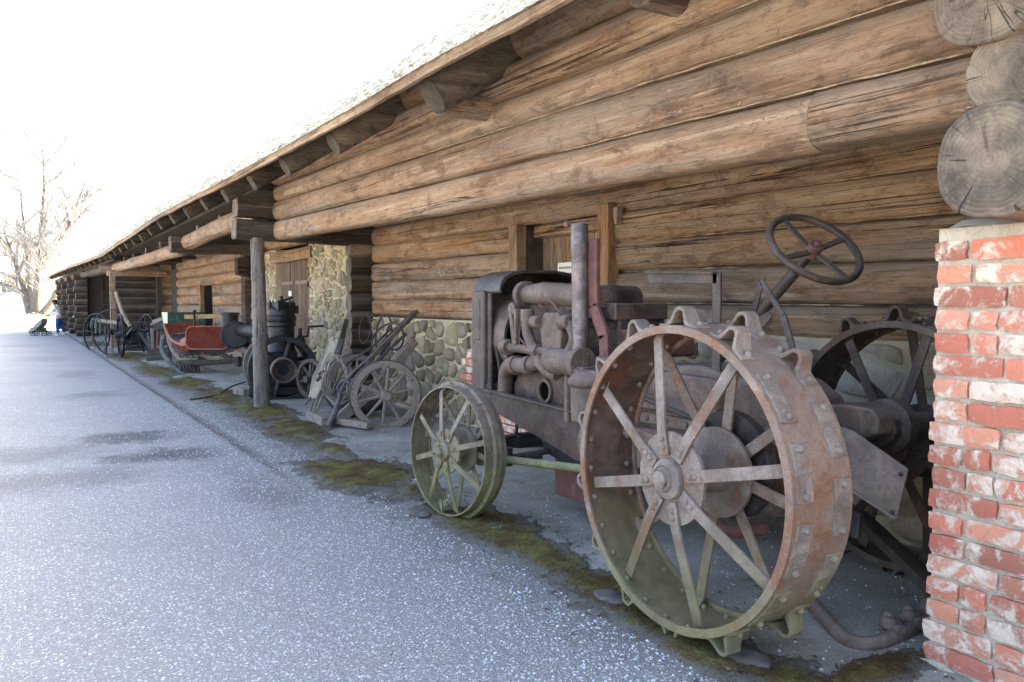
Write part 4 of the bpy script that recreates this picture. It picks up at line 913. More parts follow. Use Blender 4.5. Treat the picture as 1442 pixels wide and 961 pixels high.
tp('water_pipe', MB().tube(smooth_path([(2.93, 5.02, .78), (2.92, 4.98, .93), (2.88, 4.84, 1.00), (2.86, 4.62, 1.01), (2.88, 4.45, 1.05)]), .052, 16).cyl((2.875, 4.80, 1.0), (2.87, 4.74, 1.005), .066, n=16).cyl((2.86, 4.60, 1.01), (2.86, 4.55, 1.015), .064, n=16), 'cast', 0)
tp('water_pump', MB().cyl((2.86, 4.30, 1.06), (2.86, 4.02, 1.06), .082, n=20).cyl((2.86, 4.02, 1.06), (2.86, 3.97, 1.06), .10, n=20).sph((2.86, 4.31, 1.06), .075, 14, 8), 'cast', .006)
tp('pump_shaft', MB().cyl((2.86, 4.88, 1.12), (2.86, 4.32, 1.11), .030, n=12).cyl((2.86, 4.90, 1.12), (2.86, 4.83, 1.12), .055, n=14).cyl((2.86, 4.52, 1.11), (2.86, 4.46, 1.11), .05, n=6), 'cast', .003)
tp('valve_lever', MB().bar((2.86, 4.80, 1.40), (2.86, 4.74, 1.13), .05, .04).bar((2.84, 4.70, 1.38), (2.85, 4.72, 1.15), .04, .03).cyl((2.84, 4.78, 1.38), (2.89, 4.78, 1.38), .045, n=14), 'cast', .006)
wr = MB()
for a_, b_, c_ in (((2.86, 4.70, 1.12), (2.83, 4.68, 1.28), (2.86, 4.62, 1.38)), ((2.85, 4.45, 1.02), (2.82, 4.58, 1.16), (2.86, 4.72, 1.2)), ((2.84, 4.2, 1.36), (2.82, 4.3, 1.48), (2.9, 4.5, 1.42))): wr.tube(bez(a_, b_, c_), .006, 5)
tp('fuel_pipe', wr, 'rustred', 0)
# radiator with cowl, shroud and core
def arch(x0, x1, z0, zs, zt, n=10):
    r_ = min((x1 - x0) / 2, .25); pts = [(x0, z0), (x0, zs)]; cxm = (x0 + x1) / 2
    for i in range(1, n): t = math.pi * (1 - i / n); pts.append((cxm + (x1 - x0) / 2 * (abs(math.cos(t)) ** .62) * (1 if math.cos(t) > 0 else -1), zs + (zt - zs) * math.sin(t) ** .8))
    return pts + [(x1, zs), (x1, z0)]
ao = arch(2.865, 3.565, .80, 1.50, 1.655, 16); ai = arch(2.885, 3.545, .80, 1.485, 1.632, 16)
ao, ai = ao[1:-1], ai[1:-1]; cw_ = MB(); n = len(ao)
for y in (5.36, 4.98): cw_.v += [Vector((x, y, z)) for x, z in ao] + [Vector((x, y, z)) for x, z in ai]
T_ = 2 * n
for i in range(n - 1): cw_.f += [[i, i + 1, T_ + i + 1, T_ + i], [n + i + 1, n + i, T_ + n + i, T_ + n + i + 1], [T_ + i, T_ + i + 1, T_ + n + i + 1, T_ + n + i], [i + 1, i, n + i, n + i + 1]]
cw_.f += [[0, T_, T_ + n, n], [n - 1, 2 * n - 1, T_ + 2 * n - 1, T_ + n - 1]]
cw_.m = [0] * len(cw_.f)
rad = tp('radiator', MB().box((3.215, 5.30, 1.15), (.64, .10, .72)), 'dark', .006)
part('top_tank', cw_, M['hood'], rad, .004, ang=30)
part('top_tank_face', MB().prism([(x, 5.352, z) for x, z in ai], (0, .012, 0)), M['hood'], rad)
for x in (2.875, 3.555): part('side_tank', MB().box((x, 5.27, 1.15), (.05, .19, .72)).box((x + (.012 if x < 3 else -.012), 5.15, 1.15), (.03, .05, .70)).box((x - .004 * (1 if x < 3 else -1), 5.27, 1.30), (.052, .08, .30)), M['body'], rad, .012)
part('bottom_tank', MB().box((3.215, 5.26, .805), (.70, .2, .07)), M['body'], rad, .01)
cr_ = MB()
for k in range(46): cr_.box((2.92 + k * .0132, 5.242, 1.15), (.0035, .012, .66))
for k in range(30): cr_.box((3.215, 5.244, .84 + k * .0215), (.60, .008, .003))
part('radiator_core', cr_, M['galv'], rad, kind='stuff')
part('fan_shroud', MB().lathe([(.292, 0), (.302, .0), (.302, .26), (.314, .285), (.292, .28)], (3.2, 5.24, 1.17), (0, -1, 0), 48, closed=True), M['cast'], rad)
part('shroud_plate', MB().add([(2.90 + (.3 + .0) * 0, 0, 0)], []) if False else MB().lathe([(.308, 0), (.335, .0), (.335, .01), (.308, .01)], (3.2, 5.236, 1.17), (0, -1, 0), 48, closed=True), M['body'], rad)
fn = MB().cyl((3.2, 5.16, 1.17), (3.2, 5.0, 1.17), .05, n=16)
for k in range(4):
    t = k * math.pi / 2 + .5; d = Vector((math.cos(t), 0, math.sin(t))); e = Vector((-math.sin(t), .45, math.cos(t))).normalized()
    fn.bar(Vector((3.2, 5.10, 1.17)) + d * .04, Vector((3.2, 5.10, 1.17)) + d * .27, .13, .006, side=e)
tp('fan', fn, 'dark', 0)
tp('fan_belt_guard', MB().bar((2.95, 5.1, 1.12), (2.95, 5.02, .84), .10, .02), 'dark', .004)
# exhaust
ex = tp('exhaust_pipe', MB().lathe([(.050, 0), (.050, .62), (.054, .63), (.054, .66), (.052, .665), (.052, .80), (.046, .80), (.046, .5), (0, .5)], (2.885, 4.04, 1.09), (.01, .035, 1), 24, cap=False), 'galv', 0)
part('rain_flap', MB().bar((2.84, 4.13, 1.893), (2.95, 4.04, 1.90), .012, .012).cyl((2.84, 4.135, 1.885), (2.84, 4.115, 1.905), .018, n=8), M['cast'], ex)
tp('exhaust_base', MB().cyl((2.885, 4.04, 1.05), (2.885, 4.04, 1.12), .075, n=20).box((2.885, 4.03, 1.03), (.17, .26, .035)).tube([(2.885, 4.04, 1.06), (2.95, 4.04, 1.0), (3.05, 4.04, 1.0)], .055, 14), 'cast', .005)
tp('manifold_stay', MB().tube([(2.86, 4.14, 1.02), (2.86, 4.14, .70)], .022, 8), 'cast', 0)
# steering gear casting in front of the wheel, with the worn red lever
tp('steering_box', MB().lathe([(.05, 0), (.115, .02), (.12, .22), (.135, .23), (.135, .26), (.125, .27), (.08, .31), (0, .31)], (2.83, 3.86, .72), (0, 0, 1), 24, cap=False).box((2.86, 3.82, 1.01), (.16, .36, .05)).cyl((2.83, 3.70, 1.04), (2.83, 3.70, 1.12), .07, n=16), 'cast', .008)
tp('link_arm', MB().tube(smooth_path([(2.79, 3.84, .74), (2.775, 3.86, .60), (2.79, 3.76, .46)]), .03, 10), 'cast', 0)
tp('control_lever', MB().bar((2.93, 3.97, 1.80), (2.93, 3.97, 1.40), .085, .025, side=(0, 1, 0)).bar((2.93, 3.975, 1.405), (2.93, 3.86, 1.22), .085, .025, side=(0, 1, .4)).bar((2.93, 3.865, 1.235), (2.93, 3.855, 1.08), .085, .025, side=(0, 1, 0)).box((2.95, 4.02, 1.60), (.012, .02, .4)), 'rustred', .004)
# air cleaner and tanks
tp('air_cleaner', MB().prism([(3.20, 4.42, 1.36), (3.20, 4.42, 1.47), (3.20, 4.38, 1.525), (3.20, 4.28, 1.535), (3.20, 4.16, 1.525), (3.20, 4.12, 1.47), (3.20, 4.12, 1.36)], (.24, 0, 0)), 'body', .02)
tp('air_cleaner_bowl', MB().box((3.34, 4.24, 1.33), (.26, .34, .13)), 'black', .01)
tp('fuel_tank', MB().box((3.30, 4.02, 1.18), (.50, .50, .17)), 'rustred', .015)
tp('tank_strap', MB().box((3.30, 3.92, 1.27), (.52, .05, .012)).box((3.30, 4.15, 1.27), (.52, .05, .012)), 'cast', .002)
# front axle, steering joint, radius rod
tp('front_axle', MB().bar((2.56, 4.89, .445), (2.95, 4.92, .46), .09, .07).bar((2.95, 4.92, .46), (3.82, 4.80, .46), .10, .08).cyl((3.2, 4.92, .42), (3.2, 4.98, .72), .06, n=14), 'dark', .008)
tp('knuckle', MB().cyl((2.66, 4.87, .33), (2.66, 4.87, .58), .035, n=12).cyl((2.66, 4.78, .52), (2.66, 4.70, .52), .03, n=10), 'green_rod', .003)
tp('radius_rod', MB().tube([(2.70, 4.98, .41), (2.72, 4.70, .39), (2.80, 3.70, .475)], .026, 12), 'green_rod', 0)
tp('tie_rod', MB().tube([(2.72, 4.66, .40), (3.0, 4.55, .44), (3.4, 4.45, .46)], .02, 8).cyl((2.74, 4.66, .35), (2.74, 4.66, .47), .035, n=10).cyl((2.84, 4.60, .40), (2.95, 4.58, .42), .033, n=8), 'dark', 0)
tp('spring', MB().tube([(3.05 + .05 * math.cos(t * .7), 4.62 + .05 * math.sin(t * .7), .44 + t * .0045) for t in range(45)], .011, 6), 'dark', 0)
tp('drain_pipe', MB().tube(smooth_path([(2.96, 4.9, .66), (2.95, 4.9, .50), (2.93, 4.96, .43), (2.93, 5.04, .44)]), .013, 8), 'dark', 0)
tp('lower_bracket', MB().box((3.1, 4.35, .30), (.12, .4, .30)), 'rustred', .01)
# bracket above the wheel, quadrant, steering column and wheel
tp('seat_bracket', MB().bar((3.0, 3.56, 1.562), (3.0, 3.03, 1.545), .06, .012).bar((2.99, 3.56, 1.59), (2.99, 3.03, 1.57), .012, .05, side=(0, 0, 1)).bar((3.0, 3.035, 1.575), (3.0, 3.03, 1.0), .055, .012, side=(0, 1, 0)).bar((3.02, 3.05, 1.575), (3.02, 3.05, 1.0), .012, .05, side=(0, 1, 0)), 'body', .003)
tp('quadrant', MB().bar((3.12, 2.98, 1.12), (3.12, 2.86, 1.52), .035, .012, side=(0, 1, 0)).bar((3.12, 2.86, 1.53), (3.12, 2.72, 1.36), .03, .012, side=(0, 1, 0)).bar((3.12, 2.72, 1.36), (3.12, 2.58, 1.0), .035, .012, side=(0, 1, 0)), 'body', .003)
hubp = at(1146, 352, X=3.42); colb = at(1066, 446, X=3.42)
colb2 = colb + (colb - hubp) * .9
tp('steering_column', MB().cyl(colb2, hubp, .022, n=14).cyl(colb, hubp + (colb - hubp) * .30, .030, n=14).prism([colb + Vector((-.03, .02, -.03)), colb + Vector((-.03, -.10, .03)), colb + Vector((-.03, -.13, .0)), colb + Vector((-.03, -.07, -.06))], (.012, 0, 0)).bar(colb + Vector((-.03, 0, .02)), colb + Vector((-.03, .02, -.25)), .03, .012, side=(0, 1, 0)), 'body', .003)
ax = (hubp - colb).normalized(); camd = (Vector((0, 0, EYE)) - hubp).normalized()
sw_ax = (camd * .66 + (rgt * .535 + upv * .845) * .75).normalized()
u_, v_, _ = frame(sw_ax); c0 = hubp + sw_ax * .01
sw = tp('steering_wheel', MB().tube([c0 + (u_ * math.cos(2 * math.pi * i / 48) + v_ * math.sin(2 * math.pi * i / 48)) * .235 for i in range(48)], .019, 12, closed=True), 'body', 0)
for k in range(4):
    t = math.pi / 2 * k + .35; d = u_ * math.cos(t) + v_ * math.sin(t)
    part('spoke', MB().bar(c0 - sw_ax * .02 + d * .02, c0 + d * .225, .032, .014, side=sw_ax.cross(d)), M['body'], sw, .004)
part('hub', MB().cyl(c0 - sw_ax * .05, c0 + sw_ax * .025, .038, n=16).cyl(c0 + sw_ax * .02, c0 + sw_ax * .045, .02, n=6), M['rustred'], sw, .003)
# plate hung at the back and the housing beside it
pq = [at(*q, X=3.14 + dx) for q, dx in (((1140, 588), .05), ((1200, 607), .05), ((1278, 661), .04), ((1262, 731), 0), ((1193, 684), 0), ((1140, 652), 0))]
tp('platform_plate', MB().prism(pq, (.012, 0, 0)).bar(pq[3] + Vector((.03, 0, 0)), pq[5] + Vector((.03, 0, 0)), .08, .012, side=(1, 0, 0)), 'wheel', .003)
tp('plate_bolt', MB().sph(at(1268, 668, X=3.16), .010, 8, 5), 'dark', 0); tp('plate_bolt', MB().sph(at(1256, 722, X=3.13), .010, 8, 5), 'dark', 0)
hq = [at(*q, X=3.32) for q in ((1080, 572), (1190, 570), (1226, 576), (1237, 590), (1236, 612), (1212, 622), (1080, 618))]
tp('final_drive_housing', MB().prism(hq, (.22, 0, 0)), 'cast', .012)
tp('final_drive_cap', MB().lathe([(.0, 0), (.09, 0), (.09, .05), (.13, .06), (.13, .12), (.05, .2), (.05, .5)], at(1236, 602, X=3.43), (1, 0, 0), 24, cap=False), 'body', .004)
tp('drawbar', MB().bar((3.22, 2.8, .45), (3.22, 2.35, .42), .12, .03), 'dark', .004)
M['ironarm'] = iron('worn_share_iron', (.06, .052, .055), (.13, .115, .118), (.10, .06, .04), .3, 0, .5)
M['oldgreen'] = iron('old_green_iron', (.10, .095, .065), (.18, .165, .115), (.09, .06, .04), .2, 0, .7)
M['flagstone'] = flat('flagstone', (.13, .115, .105), .9, .4, 14, .1)
# ---------------------------------------------------------------- things lying about under the overhang
# heavy dark timber propped against the wall behind the pillar
p0 = at(1212, 727, X=3.95); p1 = at(1345, 862, X=3.55)
tb = MB().bar(at(1210, 728, X=3.75), at(1325, 838, X=3.45), .075, .05)
o = link('leaning_timber', log_mesh('leaning_timber', at(1210, 728, X=3.75), at(1338, 850, X=3.38), .045, .03, [M['darkwood'], M['darkwood']], 5, sq=5, per=.1, wob=.004))
o.location = (0, 0, 0); tag(o, 'dark squared timber sloping down behind the brick pillar under the tractor plate', 'timber')
# bent iron bar with coupling lumps on the floor
g0 = lambda px, py, z=.05: at(px, py, Z=z)
bb = thing('bent_bar', 'bent grey iron bar with knuckle lumps lying on the floor by the brick pillar', 'iron bar', g0(1220, 890, 0))
part('bar', MB().tube(smooth_path([g0(1135, 838, .06), g0(1160, 868, .05), g0(1190, 900, .04), g0(1222, 908, .04), g0(1262, 896, .045), g0(1318, 868, .05)], 6), .032, 12), M['cast'], bb)
kn = [(1252, 880), (1280, 870), (1306, 860)]
for k, (px, py) in enumerate(kn):
    c = g0(px, py, .075); part('knuckle', MB().sph(c, .036, 12, 8, (1, 1.15, .9)).sph(c + Vector((.035, .025, .012)), .03, 12, 8).cyl(c - Vector((.02, .05, 0)), c - Vector((.03, .08, -.005)), .024, n=10), M['cast'], bb, .003)
# small sawn block under the tractor
single('wood_block', MB().box(at(818, 690, Z=.06), (.20, .16, .10), Matrix.Rotation(.4, 3, 'Z')), M['green_rod'], 'small mossy block lying on the floor between the tractor wheels', 'block', at(818, 690, Z=0), bevel=.008)
# flat stones by the front wheel
for k, (px, py, r_, lab) in enumerate(((590, 722, .11, 'flat grey stone set in the moss left of the front wheel'), (700, 745, .10, 'flat grey stone set in the moss right of the front wheel'), (860, 842, .10, 'flat reddish stone in the moss just left of the big rear wheel'), (1050, 925, .13, 'rough dark clod in the moss below the rear wheel spikes'))):
    c = at(px, py, Z=.02); mb = MB().sph(c, r_, 14, 8, (.6, 1.1, .2)); mb.v = [p + Vector((.02 * nz(p.x, p.y, p.z, 14), .02 * nz(p.y, p.x, p.z + 4, 14), .008 * nz(p.x, p.y, 9, 20))) for p in mb.v]
    single('flat_stone', mb, M['flagstone'], lab, 'stone', c, group='flat stones along the moss strip', ang=60)
# grass tufts
def tuft(px, py, n, h, lab, seed, dry=.4):
    r_ = random.Random(seed); c = at(px, py, Z=.03); t = thing('grass_tuft', lab, 'grass', c, group='tufts by the tractor wheel'); A, D = MB(), MB()
    for k in range(n):
        a = r_.uniform(0, 6.28); l = h * r_.uniform(.5, 1); d = Vector((math.cos(a), math.sin(a), 0)); b = c + d * r_.uniform(0, .02); wv = Vector((-d.y, d.x, 0)) * .003
        m = b + d * l * .3 + Vector((0, 0, l * .6)); e = b + d * l * .75 + Vector((0, 0, l * r_.uniform(.45, .95)))
        (D if r_.random() < dry else A).add([b - wv, b + wv, m + wv * .8, m - wv * .8, e], [(0, 1, 2, 3), (3, 2, 4)])
    if A.v: part('green_blades', A, flat('grass_blade', (.10, .17, .05), .7, .3), t, kind='stuff', ang=180)
    if D.v: part('dry_blades', D, flat('dry_blade', (.48, .40, .28), .8, .3), t, kind='stuff', ang=180)
tuft(622, 722, 42, .14, 'tuft of dry and green grass at the foot of the tractor front wheel', 4, .55)
tuft(702, 746, 12, .045, 'tiny bright green weed in the moss right of the front wheel', 5, 0)

# ---------------------------------------------------------------- horse plough on wooden wheels
def cartwheel(parent, c, D_, axis, mat='cartwood', tyre='dark', nsp=10, wd=.06, felloe=.085, name='wheel', hubl=.22, hubr=.06):
    c = Vector(c); a = Vector(axis).normalized(); u, v, _ = frame(a); Rr = D_ / 2
    o = part(name, MB().lathe([(Rr - felloe, -wd / 2), (Rr - .008, -wd / 2), (Rr - .008, wd / 2), (Rr - felloe, wd / 2)][::-1], c, a, 48, closed=True), M[mat], parent, .004)
    if tyre: part('tyre', MB().lathe([(Rr - .0075, -wd / 2 - .002), (Rr, -wd / 2), (Rr, wd / 2), (Rr - .0075, wd / 2 + .002)][::-1], c, a, 48, closed=True), M[tyre], o)
    part('hub', MB().lathe([(0, -hubl * .62), (hubr * .45, -hubl * .62), (hubr * .5, -hubl * .5), (hubr * .75, -hubl * .48), (hubr, -hubl * .1), (hubr, hubl * .1), (hubr * .8, hubl * .5), (0, hubl * .5)], c, a, 20, cap=False), M[mat], o)
    for k in range(nsp):
        t = 2 * math.pi * k / nsp + .2; d = u * math.cos(t) + v * math.sin(t)
        part('spoke', MB().tube([c + d * hubr * .8, c + d * (Rr * .5), c + d * (Rr - felloe + .01)], [.021, .017, .014] if tyre else [.009] * 3, 7), M[mat], o)
    return o
vdir = lambda px, extra=0: Vector((math.sin(YAW + math.atan((px - 721) / FOC) + extra), math.cos(YAW + math.atan((px - 721) / FOC) + extra), 0))
def ring_on(c, axis, r_, t_, n=40, wob=0, sd=0):
    u, v, _ = frame(axis); return [c + (u * math.cos(2 * math.pi * i / n) + v * math.sin(2 * math.pi * i / n)) * r_ * (1 + wob * nz(i * .3, sd, 0)) + Vector(axis) * wob * .3 * nz(i * .2, sd, 4) for i in range(n)]
A1 = -vdir(543, R(-9))
pg = thing('wheeled_plough', 'grey wooden wheeled horse plough with long dark handles leaning on the fieldstone base', 'plough', (3.5, 9.2, 0))
W1 = at(543, 557, D=9.25); W2 = at(500, 543, D=10.35)
cartwheel(pg, W1, .80, A1); cartwheel(pg, W2, .80, -vdir(500, R(-20)))
tt = lambda px, py, d: at(px, py, D=d)
part('axle', MB().bar(W1, W2, .07, .07), M['cartwood'], pg, .008)
part('handle', MB().tube(smooth_path([tt(466, 556, 9.9), tt(500, 524, 9.9), tt(534, 489, 9.9), tt(548, 474, 10.0), tt(584, 439, 10.2)], 3), .024, 8), M['darkwood'], pg)
part('handle', MB().bar(tt(497, 530, 9.5), tt(588, 438, 9.8), .05, .045), M['drum'], pg, .006)
part('handle_brace', MB().bar(tt(513, 524, 9.6), tt(572, 470, 9.9), .035, .03), M['blueiron'], pg, .004)
part('draught_hook', MB().tube(ring_on(tt(556, 474, 9.9), vdir(556, R(50)), .16, 0, 24), .014, 6, closed=True), M['dark'], pg)
part('handle_stay', MB().bar(tt(535, 500, 9.7), tt(556, 470, 9.9), .03, .02), M['blueiron'], pg)
part('plough_beam', MB().bar(tt(470, 597, 9.5), tt(530, 545, 9.6), .13, .10).bar(tt(528, 546, 9.6), tt(584, 480, 9.9), .10, .09), M['cartwood'], pg, .012)
part('side_beam', MB().bar(tt(540, 528, 10), tt(582, 476, 10.2), .09, .06), M['palewood'], pg, .01)
part('iron_arm', MB().tube(smooth_path([tt(512, 512, 9.5), tt(494, 528, 9.45), tt(482, 548, 9.4), tt(475, 572, 9.3), tt(463, 601, 9.2)]), [.022] * 10 + [.03] * 5 + [.036] * 6, 8), M['ironarm'], pg, 0)
part('frog_plate', MB().prism([tt(505, 522, 9.5), tt(518, 508, 9.5), tt(526, 514, 9.5), tt(514, 530, 9.5)], vdir(510) * .05), M['drum'], pg, .006)
part('curved_stay', MB().tube(smooth_path([tt(476, 575, 9.4), tt(500, 556, 9.4), tt(522, 524, 9.5), tt(545, 496, 9.7)]), .016, 7), M['drum'], pg)
part('curved_stay', MB().tube(smooth_path([tt(470, 548, 9.8), tt(490, 512, 9.8), tt(520, 492, 9.8), tt(552, 462, 9.9)]), .014, 7), M['dark'], pg)
part('arched_stay', MB().tube(smooth_path([tt(527, 505, 9.9), tt(524, 480, 10.1), tt(536, 462, 10.2), tt(560, 452, 10.2)]), .012, 7), M['dark'], pg)
part('hook', MB().tube(smooth_path([tt(488, 556, 9.3), tt(478, 552, 9.3), tt(476, 544, 9.3), tt(483, 536, 9.3), tt(492, 540, 9.3)]), .014, 7), M['blueiron'], pg)
part('ploughshare', MB().prism([tt(459, 600, 9.2), tt(470, 588, 9.3), tt(472, 596, 9.25), tt(465, 606, 9.15)], (.03, .05, 0)), M['blueiron'], pg, .004)
part('foot_beam', MB().bar(tt(436, 585, 9.9), tt(458, 595, 9.3), .11, .09).bar(tt(455, 590, 9.5), tt(520, 600, 9.0), .07, .07), M['cartwood'], pg, .012)
part('drag_log', MB().cyl(tt(480, 582, 10), tt(535, 566, 10.3), .10, n=14), M['darkwood'], pg)
# leaning board, rods, coil, hoop, iron ring
bd = thing('leaning_harrow', 'whitish worn harrow board with iron tines leaning in front of the plough wheels', 'harrow', (3.35, 10.3, 0))
bt = [tt(467, 474, 10.9), tt(477, 477, 10.7), tt(455, 540, 10.2), tt(445, 562, 10.1), tt(434, 561, 10.2), tt(440, 530, 10.4)]
part('board', MB().prism(bt, vdir(450) * .07), M['palewood'], bd, .008)
part('edge_board', MB().prism([tt(478, 477, 10.65), tt(486, 478, 10.7), tt(462, 540, 10.2), tt(449, 562, 10.1), tt(446, 562, 10.1), tt(456, 540, 10.2)], vdir(450) * .1), M['bluegrey'], bd, .006)
for a_, b_ in (((449, 528), (456, 522)), ((446, 537), (452, 530))): part('staple', MB().tube([tt(*a_, 10.15), tt(*b_, 10.15)], .02, 6), M['darkwood'], bd)
for k, (a_, b_) in enumerate((((437, 560), (428, 571)), ((442, 562), (436, 580)), ((446, 562), (442, 580)), ((455, 556), (445, 580)))): part('tine', MB().tube([tt(*a_, 10.1), tt(*b_, 9.9)], .015, 6), M['cartwood'], bd)
rbn = thing('rod_bundle', 'thin bundle of dark rods standing against the stone wall behind the harrow board', 'rods', tt(465, 560, 11) * 1)
for a_, b_, m in (((462, 545), (487, 450), 'darkwood'), ((466, 548), (489, 452), 'darkwood'), ((470, 540), (486, 465), 'cartwood'), ((458, 552), (480, 470), 'cartwood')): part('rod', MB().tube([tt(*a_, 11), tt(*b_, 11.6)], .02, 6), M[m], rbn)
cl = thing('wire_coil', 'loose coil of grey wire hung over the back plough wheel', 'wire', tt(472, 545, 9.7))
for k in range(5): part('wire_loop', MB().tube(ring_on(tt(470 + k * 2, 534 + k, 9.75 + .02 * k), -vdir(470, R(62)), .30 - .012 * k, .006, wob=.12, sd=k), .008, 5, closed=True), M['cartwood'], cl)
hp = MB().tube(ring_on(tt(540, 472, 11.0), Vector((-1, 0, .12)), .27, 0), .012, 6, closed=True)
single('iron_hoop', hp, M['darkwood'], 'thin dark hoop leaning on the mossy stones above the plough wheel', 'hoop', tt(540, 500, 11.0), group='iron hoops on the stone base')
hp = MB().tube(ring_on(tt(514, 463, 11.05), Vector((-1, 0, .12)), .20, 0), .009, 6, closed=True)
single('iron_hoop', hp, M['darkwood'], 'smaller thin hoop at the corner of the stone base by the stub wall', 'hoop', tt(514, 480, 11.05), group='iron hoops on the stone base')
wi = thing('iron_wheel', 'dark narrow iron wheel standing between the engine flywheel and the harrow board', 'pulley', tt(437, 560, 11.1))  # a loose dark iron wheel
cartwheel(wi, tt(438, 534, 11.1), .54, -vdir(438, R(48)), mat='body', tyre='body', nsp=6, wd=.05, felloe=.05, name='rim')

# ---------------------------------------------------------------- stationary engine
E0 = at(400, 566, Z=0); en = thing('stationary_engine', 'black upright oil engine with two big flywheels behind the wooden post', 'engine', (3.3, 12.0, 0))
ea = -vdir(400, R(-4)); es = Vector((-ea.y, ea.x, 0)) * -1           # shaft towards us, es to the right
if es.dot(rgt) < 0: es = -es
F1 = at(398, 520, D=12.0); sh = F1.copy()
def flywheel(c, r_, tag_):
    mt = M['black'] if tag_ == 0 else M['oldgreen']
    o = part('flywheel', MB().lathe([(r_ - .085, -.07), (r_ - .01, -.075), (r_, -.06), (r_, .06), (r_ - .01, .075), (r_ - .085, .07)][::-1], c, ea, 64, closed=True), mt, en, .004)
    u, v, _ = frame(ea)
    for k in range(6):
        t = math.pi / 3 * k + .25; d = u * math.cos(t) + v * math.sin(t); part('spoke', MB().tube([c + d * .05, c + d * r_ * .5, c + d * (r_ - .07)], [.045, .036, .032], 10), M['black'], o)
    part('hub', MB().cyl(c - ea * .09, c + ea * .09, .085, n=20), M['black'], o, .005)
flywheel(sh, .49, 0); flywheel(sh - ea * .78 - es * .04, .49, 1)
part('belt_pulley', MB().lathe([(.165, .07), (.182, .07), (.176, .33), (.160, .33), (.155, .30), (.150, .09), (.02, .085), (0, .085)], sh, ea, 36, cap=False), M['cast'], en)
part('crankshaft', MB().cyl(sh - ea * 1.0, sh + ea * .14, .035, n=14), M['black'], en)
mid = sh - ea * .39
part('crankcase', MB().box(mid - Vector((0, 0, .02)), (.46, .50, .52), Matrix.Rotation(math.atan2(ea.x, -ea.y), 3, 'Z')), M['black'], en, .04)
part('engine_base', MB().box(mid - Vector((0, 0, .33)), (.95, .62, .14), Matrix.Rotation(math.atan2(ea.x, -ea.y), 3, 'Z')), M['black'], en, .02)
cy = mid + Vector((0, 0, .2)) + es * .02
part('cylinder', MB().lathe([(.24, 0), (.20, .06), (.185, .10), (.185, .40), (.21, .42), (.21, .47), (.20, .48), (.215, .50), (.215, .56), (.19, .58), (.19, .66), (.14, .72), (.05, .74), (0, .74)], cy, (0, 0, 1), 30, cap=False), M['black'], en)
hdm = MB().box(cy + Vector((0, 0, .70)), (.30, .30, .14), Matrix.Rotation(.3, 3, 'Z')).cyl(cy + Vector((0, 0, .74)), cy + Vector((0, 0, .86)), .03, n=10).box(cy + es * .19 + Vector((0, 0, .66)), (.10, .10, .12))
for k in range(6): t = k * math.pi / 3; hdm.cyl(cy + Vector((.17 * math.cos(t), .17 * math.sin(t), .66)), cy + Vector((.17 * math.cos(t), .17 * math.sin(t), .80)), .014, n=6)
hdm.bar(cy + Vector((-.1, -.1, .76)), cy + Vector((.15, -.1, .84)), .03, .02)
part('cylinder_head', hdm, M['black'], en, .008)
part('fuel_pump', MB().sph(cy + es * .27 + Vector((0, 0, .18)), .075, 12, 8, (1, 1, 1.3)).cyl(cy + es * .27 + Vector((0, 0, .2)), cy + es * .27 + Vector((0, 0, .38)), .025, n=8).tube([cy + es * .24 + Vector((0, 0, .24)), cy + es * .38 + Vector((0, 0, .26)), cy + es * .40 + Vector((0, 0, .40)), cy + es * .62 + Vector((0, 0, .41))], .018, 6), M['black'], en)
part('governor_rod', MB().tube([cy + es * .36 + Vector((0, 0, .10)), cy + es * .36 + Vector((0, 0, -.55))], .022, 6).tube([cy + es * .30 + Vector((0, 0, -.02)), cy + es * .5 + Vector((0, 0, .0))], .016, 6).box(cy + es * .36 + Vector((0, 0, -.35)), (.07, .07, .09)), M['black'], en)
for k, (px, py, d) in enumerate(((353, 563, 12.6),)): 
    pass
tk = at(331, 472, D=13.4); ta = -vdir(331, R(4))
tank = part('exhaust_drum', MB().lathe([(0, -.55), (.19, -.55), (.215, -.50), (.215, .0), (.225, .01), (.225, .04), (.20, .05), (.195, .03), (0, .03)], tk, ta, 36, cap=False), M['black'], en)
part('drum_neck', MB().lathe([(.14, 0), (.13, .1), (.13, .18), (.155, .19), (.155, .22), (.1, .225), (0, .225)], tk + Vector((0, 0, .14)) - ta * .12 - rgt * .09, (0, 0, 1), 24, cap=False), M['black'], en)
part('drum_pipe', MB().cyl(tk - ta * .2 + Vector((0, 0, .08)), Vector((cy.x, cy.y, tk.z + .06)), .11, n=20), M['black'], en)
part('drum_stay', MB().bar(tk - ta * .3 + Vector((.1, 0, -.15)), mid + Vector((-.1, .1, -.2)), .14, .12), M['black'], en, .01)
blk = [(at(345, 560, Z=.0), 'chipped paint-stained wooden block under the engine, nearest the road', 'rustred'), (at(349, 547, Z=.0), 'grey wooden block under the engine behind the chipped one', 'cartwood')]
single('wood_block', MB().box(blk[0][0] + Vector((.06, .05, .075)), (.34, .30, .13), Matrix.Rotation(.3, 3, 'Z')), M['cartwood'], blk[0][1].replace('chipped paint-stained wooden', 'low weathered wooden').replace(', nearest the road', ' left of the post'), 'block', blk[0][0], group='wooden blocks under the engine', bevel=.012)
single('wood_block', MB().box(blk[1][0] + Vector((.10, .25, .12)), (.26, .30, .22), Matrix.Rotation(.2, 3, 'Z')), M['bluegrey'], 'taller grey block behind the low one at the engine flywheel', 'block', blk[1][0], group='wooden blocks under the engine', bevel=.012)
hs = [at(px, py, Z=z) for px, py, z in ((268, 563, .03), (290, 560, .03), (308, 556, .04), (318, 549, .08), (330, 543, .12), (346, 538, .16))]
